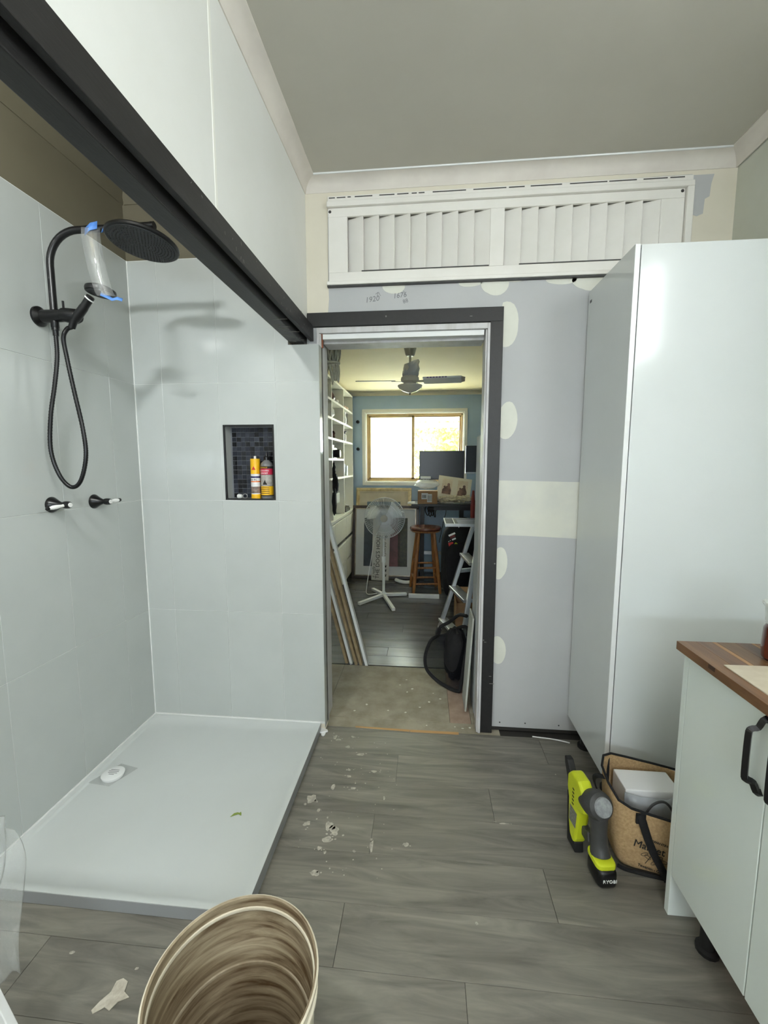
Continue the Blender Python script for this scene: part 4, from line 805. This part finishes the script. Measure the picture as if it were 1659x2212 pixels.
# ------------------------------------------------------------------ CEILING FAN
fx, fy = -.125, 3.35
fanw = mat('cream fan enamel', S(196, 190, 172), S(190, 184, 166), rough=.4)
t = thing('ceiling_fan', 'white ceiling fan with bowl light, motor half wrapped in plastic', 'ceiling fan', (fx, fy, HB))
MB().lathe([(.046, 0), (.052, -.014), (.034, -.082), (.024, -.09)], (fx, fy, HB), n=24).build('canopy', fanw, t, smooth=True)
MB().tube([(fx, fy, HB-.085), (fx, fy, HB-.15)], .0085, 12).build('downrod', fanw, t, smooth=True)
MB().lathe([(.02, -.14), (.045, -.15), (.052, -.18), (.052, -.235), (.066, -.245), (.07, -.262), (.066, -.275), (.048, -.285), (.046, -.298)], (fx, fy, HB), n=28).build('motor', fanw, t, smooth=True)
bw = MB().lathe([(.038, -.298), (.092, -.302), (.094, -.308), (.083, -.325), (.055, -.345), (.02, -.357), (0, -.36)], (fx, fy, HB), n=32).build('light_bowl', mat('frosted bowl', S(222, 216, 196), rough=.25), t, smooth=True)
MB().lathe([(.006, -.357), (.005, -.372), (0, -.374)], (fx, fy, HB), n=10).build('finial', greyp, bw, smooth=True)
for k, an in enumerate((-178, -4, 86)):
    R = Matrix.Translation((fx, fy, HB-.272)) @ Matrix.Rotation(radians(an), 4, 'Z') @ Matrix.Rotation(radians(-9), 4, 'X')
    MB(R).prism([(.11, -.045), (.38, -.062), (.41, -.04), (.41, .04), (.38, .062), (.11, .045)], (0, 0, .006), (0, 0, 0), (1, 0, 0), (0, 1, 0)).build('blade', fanw, t, bev=.001)
    MB(R).box(.06, .14, -.018, .018, -.004, .0).build('blade_arm', fanw, t)
R = Matrix.Translation((fx, fy, HB-.272)) @ Matrix.Rotation(radians(-4), 4, 'Z') @ Matrix.Rotation(radians(-9), 4, 'X')
wrapm = film('crinkled wrap', (.93, .92, .94, 1), .7, .12, .4)
bsl = MB(R).box(.10, .385, -.064, .064, -.004, .009).build('blade_sleeve', wht, t, bev=.004)
mb = MB(R)
for q in range(7): mb.box(.13+.022*q, .145+.022*q, -.0665, -.0662, -.003, .006)
mb.build('sleeve_print', mat('violet print', S(120, 100, 150), rough=.6), bsl)
mb = MB(); vs = []; r = random.Random(8); n = 18
for i, (rr, z) in enumerate(((.055, -.243), (.060, -.22), (.058, -.19), (.056, -.165), (.058, -.145), (.050, -.135))):
    for k in range(n): a = 2*pi*k/n; q = rr*(1+r.uniform(-.12, .12)); vs.append((fx+.02*(i/5)+q*cos(a), fy+q*sin(a), HB+z+.02*cos(a)*(i/5)))
mb.add(vs, [(i*n+k, i*n+(k+1) % n, (i+1)*n+(k+1) % n, (i+1)*n+k) for i in range(5) for k in range(n)]).build('motor_wrap', film('motor wrap', (.9, .9, .9, 1), .55, .12, .5), t, solid=.001)

# ------------------------------------------------------------------ LEANING FRAMES, SIGN
def frame(name, label, x0, x1, h, yb, yt, fwid, outer, slip, art):
    ang = math.atan2(yt-yb, h); T = Matrix.Translation(((x0+x1)/2, yb, 0)) @ Matrix.Rotation(-ang, 4, 'X'); w2 = (x1-x0)/2; hl = math.hypot(h, yt-yb)
    t = thing(name, label, 'picture frame', ((x0+x1)/2, yb, 0), 'framed pictures leaning under the window')
    for nm, q, th in (('frame_rail', fwid, .028), ):
        for a in ((-w2, w2, .002, q), (-w2, w2, hl-q, hl)): MB(T).box(a[0], a[1], 0, th, a[2], a[3]).build(nm, outer, t, bev=.006)
        for a in (-w2, w2-q): MB(T).box(a, a+q, 0, th, q, hl-q).build(nm, outer, t, bev=.006)
    mb = MB(T); q = fwid; s_ = .012
    mb.box(-w2+q, w2-q, .004, .02, q, q+s_).box(-w2+q, w2-q, .004, .02, hl-q-s_, hl-q).box(-w2+q, -w2+q+s_, .004, .02, q, hl-q).box(w2-q-s_, w2-q, .004, .02, q, hl-q)
    mb.build('slip', slip, t)
    MB(T).box(-w2+q, w2-q, .016, .022, q, hl-q).build('mat_board', art[0], t)
    for nm, (u0, u1, v0, v1), m_ in art[1]: MB(T).box(-w2+2*w2*u0, -w2+2*w2*u1, .0145, .0162, hl*v0, hl*v1).build(nm, m_, t)
    return t, T, hl
frame('picture_frame', 'champagne gold picture frame leaning behind the walnut one', -.882, -.175, 1.09, 5.26, 5.46, .032, goldf, goldf, (mat('beige mat', S(198, 188, 166), S(186, 176, 154), rough=.8, scale=8), [('print', (.2, .8, .2, .84), mat('blue grey print', S(110, 130, 150), S(90, 106, 124), rough=.6, scale=8))]))
frame('picture_frame', 'large walnut picture frame with silver slip leaning on the gold frame', -.893, -.075, .885, 5.09, 5.25, .034, darkf, champ, (matw, [('print', (.175, .5, .17, .83), mat('slate print', S(58, 66, 72), S(40, 46, 54), rough=.5, scale=14)), ('print', (.5, .72, .17, .83), mat('dusky red print', S(112, 66, 66), S(84, 50, 52), rough=.5, scale=10)), ('print', (.69, .83, .17, .83), mat('olive print', S(64, 62, 38), S(38, 38, 24), rough=.5, scale=30))]))
T = Matrix.Translation((-.535, 5.02, 0)) @ Matrix.Rotation(radians(1.2), 4, 'Y') @ Matrix.Rotation(radians(-8), 4, 'X')
t = thing('wooden_sign', 'white wooden house sign with black lettering standing on end', 'sign', (-.535, 5.02, 0))
MB(T).box(-.105, .105, 0, .014, 0.003, .80).build('board', mat('sign paint', S(204, 202, 196), rough=.6), t, bev=.001)
R3 = T.to_3x3(); U, V = R3 @ Vector((0, 0, 1)), R3 @ Vector((-1, 0, 0))
text("THE DOG'S HOUSE", .066, T @ Vector((-.012, -.0008, .02)), U, V, ink_m, t)
text('it really is', .045, T @ Vector((-.065, -.0008, .03)), U, V, ink_m, t, shear=.3)
text('we just pay for it', .048, T @ Vector((.055, -.0008, .25)), U, V, ink_m, t, shear=.3)
mb = MB(T)
for cz in (.06, .12, .17, .52):
    mb.lathe([(.012, 0), (.012, .001)], (.062, -.0002, cz), (0, -1, 0), 8)
    for q in (-1, 0, 1): mb.lathe([(.005, 0), (.005, .001)], (.062+.012*q, -.0002, cz+.018-.004*abs(q)), (0, -1, 0), 6)
mb.build('paw_prints', ink_m, t)

# ------------------------------------------------------------------ PEDESTAL FAN
px, py, pz = -.425, 4.36, .855
t = thing('pedestal_fan', 'white pedestal fan with round wire cage in front of the frames', 'fan', (px, py, 0))
for a in ((-.647, 4.09), (-.29, 3.95), (-.57, 4.60), (-.19, 4.45)):
    d = Vector((a[0]-px, a[1]-py, 0)); MB().bar((px+d.x*.08, py+d.y*.08, .035), (a[0], a[1], .020), .034, .028).build('leg', wht, t, bev=.003)
MB().lathe([(.034, .018), (.034, .05), (.02, .056), (.018, .07)], (px, py, 0), n=20).build('hub', wht, t, smooth=True)
MB().tube([(px, py, .03), (px, py, .42)], .0145, 14).build('pole', wht, t, smooth=True)
MB().tube([(px, py, .38), (px, py, .44)], .021, 14).build('height_collar', wht, t, smooth=True)
MB().tube([(px, py, .42), (px, py, .80)], .0105, 14).build('inner_pole', wht, t, smooth=True)
MB().blob((px, py+.02, pz), (.05, .09, .055), .8).build('motor_housing', wht, t, smooth=True)
hx, hy = px+.018, py-.09
cage = film('cage sheen', (.8, .82, .84, 1), .9, .3, .1); cagew = mat('fan cage wire', S(196, 200, 202), rough=.35)
mb = MB()
for k in range(120):
    a = 2*pi*k/120; pts = [(hx+r_*cos(a), hy+d, pz+r_*sin(a)) for r_, d in ((.032, -.05), (.11, -.048), (.175, -.034), (.203, .0))]
    mb.tube(pts, .0016, 3, cap=False)
    pts = [(hx+r_*cos(a), hy+d, pz+r_*sin(a)) for r_, d in ((.04, .055), (.12, .053), (.18, .038), (.203, .002))]
    if k % 2 == 0: mb.tube(pts, .0016, 3, cap=False)
cg = mb.build('cage_wires', cagew, t); cg['kind'] = 'stuff'
mb = MB()
for r_, d, w_ in ((.204, .0, .0042), (.14, -.044, .0014), (.08, -.05, .0014)): mb.tube([(hx+r_*cos(2*pi*k/48), hy+d, pz+r_*sin(2*pi*k/48)) for k in range(48)], w_, 6, closed=True)
mb.build('cage_rings', cagew, t)
MB().lathe([(.036, 0), (.036, .006), (.028, .012), (0, .014)], (hx, hy-.048, pz), (0, -1, 0), 24).build('front_badge', mat('fan badge', S(176, 172, 160), rough=.4), t, smooth=True)
bl = film('smoke blade plastic', (.82, .85, .88, 1), .36, .2, .3)
for k in range(3):
    vs = []; a0 = 2*pi*k/3+.5
    for i in range(6):
        r_ = .03+.03*i
        for j in range(5):
            u = (j-2)/2; a = a0+u*(.62-.02*i)+.1*i*.3; vs.append((hx+r_*cos(a), hy-.005+.022*u, pz+r_*sin(a)))
    MB().add(vs, [(i*5+j, i*5+j+1, (i+1)*5+j+1, (i+1)*5+j) for i in range(5) for j in range(4)]).build('blade', bl, t, smooth=True, solid=.002)
MB().tube(spline([(px, py+.06, .80), (px-.10, py+.10, .62), (px-.15, py+.12, .35), (px-.19, py+.1, .10), (px-.18, py+.08, .01), (px-.05, py+.14, .006), (px+.2, py+.12, .006)], 6), .0042, 6).build('power_cord', wht, t, smooth=True)
tag(MB().tube([(-.34+.22*k/10, 5.0-.10*sin(pi*k/10*.9), .022) for k in range(11)], .02, 10).build('curved_white_hose', wht, loc=(-.25, 4.95, 0), smooth=True), 'curved white hose lying on the floor between fan and stool', 'hose')
tag(B(-.165, .153, 4.375, 4.40, 0.0005, .045).build('white_batten', wht, loc=(0, 4.39, 0), bev=.003), 'short white batten lying on the floor before the stool', 'batten')

# ------------------------------------------------------------------ STOOL
sx, sy = .005, 4.68
t = thing('bar_stool', 'round wooden bar stool with dark seat in the far room', 'stool', (sx, sy, 0))
MB().lathe([(0, .665), (.14, .668), (.165, .68), (.172, .695), (.168, .712), (.13, .716), (0, .706)], (sx, sy, 0), n=32).build('seat', stools, t, smooth=True)
MB().lathe([(0, .66), (.15, .66), (.166, .672), (.16, .68), (0, .68)], (sx, sy, 0), n=32).build('seat_underside', stoolw, t, smooth=True)
lg = []
for q in (45, 135, 225, 315):
    a = radians(q+8); top_ = Vector((sx+.115*cos(a), sy+.115*sin(a), .665)); b_ = Vector((sx+.205*cos(a), sy+.205*sin(a), 0.001)); lg.append((top_, b_))
    MB().tube([b_.lerp(top_, f_) for f_ in (0, .1, .3, .5, .75, 1)], [.014, .018, .021, .020, .018, .015], 12).build('leg', stoolw, t, smooth=True)
for i in range(4):
    for f_ in ((.16, .42) if i % 2 == 0 else (.24, .50)):
        MB().tube([lg[i][1].lerp(lg[i][0], f_), lg[(i+1) % 4][1].lerp(lg[(i+1) % 4][0], f_)], .011, 10).build('rung', stoolw, t, smooth=True)

# ------------------------------------------------------------------ DESK AND WHAT IS ON IT
t = thing('standing_desk', 'black standing desk under the far window', 'desk', (.3, 5.2, 0))
DZ = .935
B(-.16, .95, 4.93, 5.43, DZ-.028, DZ).build('desktop', desk_b, t, bev=.003)
for x in (-.035, .43): B(x-.025, x+.025, 5.16, 5.22, .03, DZ-.03).build('leg', desk_b, t, bev=.002); B(x-.03, x+.03, 4.96, 5.40, 0, .03).build('foot', desk_b, t, bev=.003)
B(.1, .75, 5.0, 5.05, DZ-.075, DZ-.029).build('under_tray', desk_b, t); B(-.02, .42, 5.17, 5.2, .30, .34).build('cross_bar', alu, t)
def monitor(name, label, x0, x1, z0, z1, y_, rz=0, arm=False):
    t = thing(name, label, 'monitor', ((x0+x1)/2, y_, DZ)); T = Matrix.Translation(((x0+x1)/2, y_, 0)) @ Matrix.Rotation(radians(rz), 4, 'Z'); w2 = (x1-x0)/2
    MB(T).box(-w2, w2, 0, .03, z0, z1).build('casing', mblack, t, bev=.003); MB(T).box(-w2+.008, w2-.008, -.001, .001, z0+.014, z1-.008).build('screen', scr_m, t)
    MB(T).box(-w2, w2, -.004, .004, z0-.006, z0+.012).build('chin', mblack if not arm else alu, t)
    MB(T).box(-.03, .03, .03, .06, DZ+.006, (z0+z1)/2).build('stand_neck', mblack, t); MB(T).box(-.10, .10, -.02, .12, DZ+.0005, DZ+.012).build('stand_foot', mblack, t, bev=.002)
monitor('monitor', 'wide dark monitor in front of the far window', -.078, .458, 1.209, 1.549, 5.26)
monitor('monitor', 'black portrait monitor at the doorway edge beside the wide one', .478, .81, 1.282, 1.610, 5.30, 0, True)
t = thing('parcel_box', 'small brown parcel box with white labels on the black desk', 'box', (.025, 5.06, DZ))
B(-.088, .138, 4.955, 5.15, DZ+.0005, DZ+.148).build('carton', card_m, t, bev=.002)
B(-.045, .03, 4.9535, 4.9548, DZ+.055, DZ+.125).build('label', matw, t); B(.02, .075, 4.9535, 4.9546, DZ+.02, DZ+.115).build('label', matw, t)
mb = MB(); [mb.box(-.035+.012*k, -.029+.012*k, 4.9528, 4.9536, DZ+.068, DZ+.105) for k in range(4)]; [mb.box(.028+.009*k, .031+.009*k, 4.9528, 4.9536, DZ+.03, DZ+.10) for k in range(5)]
mb.build('label_print', ink_m, t)
mb = MB().blob((.015, 5.05, DZ+.222), (.135, .085, .052), .9, 22, 12, .16, seed=12)
tag(mb.build('plastic_bag', film('white bag plastic', (.86, .88, .9, 1), .82, .12, .4), loc=(.03, 5.05, DZ+.15), smooth=True, ang=80), 'crumpled white plastic bag on top of the parcel box', 'plastic bag')
tag(B(-.06, .06, 5.0, 5.08, DZ+.286, DZ+.312).build('white_carton', wht, loc=(.0, 5.04, DZ+.27), bev=.003), 'small white carton lying on the plastic bag', 'carton')
T = Matrix.Translation((.325, 5.165, DZ+.042)) @ Matrix.Rotation(radians(8), 4, 'Y') @ Matrix.Rotation(radians(-14), 4, 'X')
t = thing('photo_board', 'tilted cream board with two mounted portrait photos on the desk', 'photo board', (.31, 5.03, DZ))
MB(T).box(-.20, .195, 0, .006, .0, .265).build('board', mat('photo mount', S(222, 216, 200), rough=.7), t)
ph = mat('sepia photo', S(150, 112, 96), S(84, 62, 56), rough=.5, scale=14); 
for a, b in ((-.15, -.03), (.035, .155)):
    q = MB(T).box(a, b, -.0012, .0, .04, .235).build('photo', mat('photo ground', S(224, 212, 192), S(206, 188, 166), rough=.5, scale=12), t)
    c_ = (a+b)/2; mb = MB(T)
    mb.lathe([(.017, -.0012), (.017, .001)], (c_+.018, -.0012, .166), (0, -1, 0), 12); mb.lathe([(.013, -.0012), (.013, .001)], (c_-.026, -.0012, .134), (0, -1, 0), 12)
    mb.prism([(-.052, -.0), (.05, .0), (.054, .05), (.034, .105), (.0, .10), (-.03, .075), (-.05, .05)], (0, -.001, 0), (c_, -.0013, .05)); mb.build('pictured_figures', ph, q)
mb = MB()
for k in range(6): mb.blob((.20+.055*k, 5.005+.02*(k % 2), DZ+.05+.006*(k % 3)), (.055, .05, .034), .9, 12, 8, .35, seed=40+k)
tag(mb.build('crumpled_paper', mat('crumpled wrapping paper', S(212, 202, 178), S(190, 178, 150), rough=.9, scale=12), loc=(.33, 4.98, DZ), smooth=False), 'crumpled cream wrapping paper along the desk front', 'paper')
tag(MB().prism([(-.205, 0), (-.165, -.03), (-.12, -.03), (-.12, .06), (-.19, .06)], (0, 0, .02), (0, 4.96, DZ-.0+.0005), (1, 0, 0), (0, 1, 0)).build('white_tray', wht, loc=(-.16, 4.97, DZ)), 'small white tray at the left end of the desk', 'tray')
mb = MB()
for k in range(4): mb.tube(spline([(.01+.03*k, 5.10, DZ-.034), (.0+.035*k, 5.10, DZ-.09-.02*k), (.03+.03*k, 5.10, DZ-.15-.012*(k % 2)), (.06+.02*k, 5.10, DZ-.10), (.10+.02*k, 5.10, DZ-.034)], 5), .006, 6)
mb.blob((.07, 5.10, DZ-.075), (.05, .03, .033), .9, 12, 8, .2)
tag(mb.build('cable_bundle', rubber_m, loc=(.06, 5.05, DZ-.05), smooth=True), 'tangled black cables hanging under the desk', 'cables')
tag(MB().tube(spline([(.25, 5.2, DZ-.05), (.245, 5.2, .80), (.22, 5.2, .70), (.17, 5.15, .45)], 6), .004, 6).build('hanging_lead', rubber_m, loc=(.23, 5.2, .7), smooth=True), 'single black lead hanging down from the desk', 'cable')
tag(MB().tube([(.515, 4.70, .0), (.518, 4.76, .60), (.522, 4.81, .95), (.527, 4.83, 1.10)], [.01, .022, .026, .012], 10).build('red_umbrella', maroon, loc=(.50, 4.6, .3), smooth=True), 'dark red folded umbrella standing beside the desk', 'umbrella')
# black office chair behind the stool: base only shows
# ------------------------------------------------------------------ BLACK RUCKSACK
t = thing('black_travel_bag', 'tall black travel bag with red and yellow tags behind the ladder', 'travel bag', (.40, 4.42, 0))
MB().blob((.40, 4.42, .40), (.235, .15, .40), .55, 28, 18, .015, seed=3).build('bag_body', fabric_b, t, smooth=True)
MB().blob((.33, 4.27, .40), (.12, .05, .22), .6, 20, 12).build('front_pocket', fabric_b, t, smooth=True)
MB().tube(spline([(.30, 4.33, .76), (.33, 4.30, .85), (.42, 4.30, .85), (.45, 4.33, .77)], 5), .012, 8).build('carry_handle', fabric_b, t, smooth=True)
def tagp(x, z, w_, h_, a, m_, y_=4.245, nm='luggage_tag'):
    T = Matrix.Translation((x, y_, z)) @ Matrix.Rotation(radians(a), 4, 'Y'); MB(T).box(-w_/2, w_/2, -.003, .003, -h_/2, h_/2).build(nm, m_, t, bev=.002)
yg = mat('yellow green tag', S(176, 186, 40), rough=.5)
tagp(.265, .70, .07, .018, -25, wht, 4.255); tagp(.27, .682, .055, .03, -25, maroon, 4.256); tagp(.285, .655, .04, .016, -25, wht, 4.25); tagp(.258, .60, .05, .045, -15, red_m, 4.25); tagp(.315, .60, .05, .024, 40, yg, 4.245); tagp(.255, .40, .03, .022, 0, red_m, 4.235)
mb = MB()
for x, z in ((.33, .80), (.33, .775), (.40, .62), (.41, .60), (.235, .63), (.25, .64), (.37, .45), (.38, .445), (.40, .47)): mb.blob((x, 4.245, z), (.006, .005, .006), 1, 8, 6)
mb.build('metal_pins', alu, t, smooth=True)

# ------------------------------------------------------------------ STEP LADDER
t = thing('step_ladder', 'aluminium step ladder standing just inside the doorway', 'ladder', (.3, 3.35, 0))
fa, fb_ = Vector((.405, 3.56, .925)), Vector((.112, 3.43, .012)); na, nb = Vector((.405, 3.22, .925)), Vector((.262, 3.02, .012))
for a, b in ((fa, fb_), (na, nb)):
    MB().bar(b, a, .030, .060, (0, 1, 0)).build('rail', alu, t, bev=.003)
    MB().bar(b-(a-b)*.012, b+(a-b)*.05, .036, .066, (0, 1, 0)).build('rubber_foot', rubber_m, t, bev=.004)
for f_ in (.13, .42, .71):
    MB().bar(fb_.lerp(fa, f_), nb.lerp(na, f_), .075, .022).build('tread', alu, t, bev=.002)
MB().bar(fb_.lerp(fa, .56), (.62, 3.52, .56), .02, .03).build('spreader_bar', alu, t)
for y_ in (3.22, 3.56): MB().bar((.44, y_, .925), (.74, y_-.02, .006), .026, .045, (0, 1, 0)).build('rear_rail', alu, t, bev=.003)
B(.155, .47, 3.24, 3.58, .930, .945).build('top_platform', rubber_m, t, bev=.003)
mb = MB(); mb.box(.15, .475, 3.235, 3.243, .928, .95).box(.15, .475, 3.577, 3.585, .928, .95).box(.15, .158, 3.243, 3.577, .928, .95).box(.22, .226, 3.243, 3.577, .943, .949).box(.467, .475, 3.243, 3.577, .928, .95)
for k in range(8): mb.box(.25, .45, 3.27+.035*k, 3.276+.035*k, .944, .948)
mb.build('platform_rim', alu, t)
# ------------------------------------------------------------------ DOORWAY CLUTTER ON THE RIGHT
t = thing('cardboard_box', 'open brown cardboard box on the floor under the ladder', 'box', (.40, 3.72, 0))
mb = MB(); bx0, bx1, by0, by1, bh = .27, .60, 3.62, 3.86, .21
mb.box(bx0, bx1, by0, by0+.005, 0, bh).box(bx0, bx1, by1-.005, by1, 0, bh).box(bx0, bx0+.005, by0+.005, by1-.005, 0, bh).box(bx1-.005, bx1, by0+.005, by1-.005, 0, bh).box(bx0+.005, bx1-.005, by0+.005, by1-.005, .0, .005)
mb.build('carton', card_m, t); MB().prism([(by1-.005, bh), (by1+.08, bh+.05), (by1+.08, bh+.054), (by1-.005, bh+.004)], (.32, 0, 0), (bx0, 0, 0), (0, 1, 0)).build('flap', card_m, t)
# pop-up mesh basket
t = thing('mesh_basket', 'collapsed black mesh laundry basket on the doorway floor', 'basket', (.16, 2.62, 0))
loop = spline([(.095, 2.78, .262), (.045, 2.70, .258), (.010, 2.64, .185), (.018, 2.61, .11), (.075, 2.585, .055), (.15, 2.555, .022), (.205, 2.535, .012), (.225, 2.535, .03), (.245, 2.56, .16), (.275, 2.62, .34), (.255, 2.70, .36), (.17, 2.78, .29)], 5)
MB().tube(loop, .011, 8, closed=False).build('hoop', fabric_b, t, smooth=True)
mesh_m = bpy.data.materials.new('black mesh net'); mesh_m.use_nodes = True; nt = mesh_m.node_tree; nt.nodes.clear()
oo = nt.nodes.new('ShaderNodeOutputMaterial'); d_ = nt.nodes.new('ShaderNodeBsdfDiffuse'); d_.inputs[0].default_value = S(24, 25, 30); tr = nt.nodes.new('ShaderNodeBsdfTransparent'); mx = nt.nodes.new('ShaderNodeMixShader'); mx.inputs[0].default_value = .32
nt.links.new(d_.outputs[0], mx.inputs[1]); nt.links.new(tr.outputs[0], mx.inputs[2]); nt.links.new(mx.outputs[0], oo.inputs[0])
c_ = Vector((.15, 2.70, .16)); vs = [c_]+loop; MB().add([tuple(p) for p in vs], [(0, i, i+1) for i in range(1, len(loop))]+[(0, len(loop), 1)]).build('net_side', mesh_m, t, smooth=True)
MB().blob((.205, 2.72, .17), (.075, .12, .165), .8, 20, 14, .06, seed=14).build('net_body', fabric_b, t, smooth=True)
MB().tube(spline([(.095, 2.78, .262), (.11, 2.83, .30), (.17, 2.85, .33), (.23, 2.80, .40), (.27, 2.70, .43)], 5), .012, 8).build('carry_strap', fabric_b, t, smooth=True)
# leaning plasterboard offcuts
T = Matrix.Translation((.234, 2.335, 0)) @ Matrix.Rotation(radians(3.4), 4, 'Y')
tag(MB(T).box(0, .010, 0, .17, 0, .55).build('plasterboard_offcut', mat('offcut face', S(186, 190, 184), S(176, 178, 168), rough=.8, scale=4), loc=(.24, 2.4, 0), bev=.001), 'short plasterboard offcut leaning inside the right jamb', 'board')
T = Matrix.Translation((.281, 2.325, 0)) @ Matrix.Rotation(radians(.2), 4, 'Y')
tag(MB(T).box(0, .010, 0, .18, 0, 1.55).build('plasterboard_offcut', mat('tall offcut face', S(170, 174, 176), rough=.8), loc=(.28, 2.4, 0), bev=.001), 'tall narrow plasterboard offcut behind the short one at the right jamb', 'board')
# boards leaning left
for k, (xb, m_, lb) in enumerate(((-.388, gloss_e, 'white edged board leaning inside the left jamb, foremost on the right of the stack'), (-.428, mdf_m, 'raw brown board in the leaning stack, just behind the foremost white edge'), (-.463, mdf_m, 'raw brown board in the leaning stack, just before the inner white edge'), (-.498, gloss_e, 'white edged board in the leaning stack, the second one in from the wall'), (-.530, mdf_m, 'darkest raw board of the leaning stack, against the left jamb'))):
    T = Matrix.Translation((xb, 2.84+.004*k, -.003)) @ Matrix.Rotation(radians(-14.3), 4, 'Y')
    t = thing('leaning_board', lb, 'board', (xb, 2.84, 0), 'boards leaning inside the left jamb')
    MB(T).box(-.018, 0, 0.004, .045, 0, 1.05).build('panel', m_ if k != 1 else mdf_m, t, bev=.001)
    MB(T).box(-.0182, .0002, 0, .004, 0, 1.05).build('edge', m_, t)
tag(MB().tube(spline([(.62, 4.4, .80), (.535, 4.38, .92), (.545, 4.4, 1.05), (.60, 4.45, 1.28), (.66, 4.5, 1.36)], 8), .012, 8).build('curved_rod', wht, loc=(.6, 4.4, 1), smooth=True), 'curved white rod just visible at the right jamb', 'rod')

# ------------------------------------------------------------------ OUTDOORS
gd = B(-14, 14, 5.65, 30, -.5, -.45).build('ground', mat('dry grass ground', S(214, 206, 176), S(196, 190, 150), rough=.9, scale=2)); gd['kind'] = 'structure'; gd['label'] = 'sunny ground outside the window'
t = struct('roof_verandah', (0, 7, 2.6), 'pale corrugated verandah roof outside the far window')
vs = []; nn = 120
for i in range(nn+1):
    x = -2.5+6*i/nn; dz = .012*sin(i*pi/2)
    vs += [(x, 5.70, 2.60+dz), (x, 7.9, 2.15+dz)]
MB().add(vs, [(2*i, 2*i+1, 2*i+3, 2*i+2) for i in range(nn)]).build('roof_sheet', mat('pale roof sheet', S(226, 224, 214), rough=.5), t, solid=.003)
for x in (-.9, -.2, .15, .52, .89, 1.5): MB().bar((x, 5.7, 2.545), (x, 7.85, 2.10), .045, .07).build('rafter', winw, t)
MB().bar((-2.5, 7.88, 2.075), (3.5, 7.88, 2.075), .05, .08).build('gutter_beam', winw, t)
leafm = bpy.data.materials.new('sunlit leaves'); leafm.use_nodes = True; nt = leafm.node_tree; nt.nodes.clear()
oo = nt.nodes.new('ShaderNodeOutputMaterial'); a_ = nt.nodes.new('ShaderNodeBsdfDiffuse'); b_ = nt.nodes.new('ShaderNodeBsdfTranslucent'); mx = nt.nodes.new('ShaderNodeMixShader'); mx.inputs[0].default_value = .5
oi = nt.nodes.new('ShaderNodeNewGeometry'); rp = nt.nodes.new('ShaderNodeValToRGB'); rp.color_ramp.elements[0].color = S(84, 104, 40); rp.color_ramp.elements[1].color = S(206, 206, 84)
nt.links.new(oi.outputs['Random Per Island'], rp.inputs[0])
for q in (a_, b_): nt.links.new(rp.outputs[0], q.inputs[0])
nt.links.new(a_.outputs[0], mx.inputs[1]); nt.links.new(b_.outputs[0], mx.inputs[2]); nt.links.new(mx.outputs[0], oo.inputs[0])
bark = mat('gum bark', S(150, 140, 150), S(120, 110, 118), rough=.8, scale=6, stretch=(4, 4, 1))
r = random.Random(77)
trees = (('slim gum tree with violet grey trunk beyond the verandah', .62, 9.4, 3.0, .55, .085), ('leafy yellow green tree outside the left of the clear pane', -.1, 11.2, 2.4, .85, .04), ('bushy tree filling the right of the clear pane', 1.05, 13.2, 2.6, .95, .05), ('pale distant tree behind the nearer ones outside', .15, 15.6, 3.0, 1.2, .08), ('farthest tree of the garden, low behind the others', 1.6, 18.6, 3.0, 1.5, .08))
for lb, tx, ty, tz, rad, tk in trees:
    t = thing('garden_tree', lb, 'tree', (tx, ty, -.45), 'trees outside the far window')
    MB().tube([(tx, ty, -.46), (tx+.03, ty, 1.0), (tx-.02, ty+.05, 2.4), (tx+.05, ty, 4.0)], [tk*1.2, tk, tk*.85, tk*.5], 10).build('trunk', bark, t, smooth=True)
    for k in range(5): a = r.uniform(0, 6.28); MB().tube([(tx, ty, .9+.4*k), (tx+.5*rad*cos(a), ty+.5*rad*sin(a), 1.4+.45*k)], [tk*.4, tk*.15], 6).build('branch', bark, t, smooth=True)
    mb = MB()
    for k in range(1500):
        while True:
            p = Vector((r.uniform(-1, 1), r.uniform(-1, 1), r.uniform(-1, 1)))
            if p.length < 1: break
        c_ = Vector((tx+p.x*rad, ty+p.y*rad, 1.9+p.z*rad*1.25)); d = Vector((r.uniform(-1, 1), r.uniform(-1, 1), r.uniform(-1, 1))).normalized(); e_ = d.orthogonal().normalized(); sz = r.uniform(.05, .11)
        mb.add([c_-d*sz, c_+e_*sz*.4, c_+d*sz, c_-e_*sz*.4], [(0, 1, 2, 3)])
    f_ = mb.build('foliage', leafm, t); f_['kind'] = 'stuff'
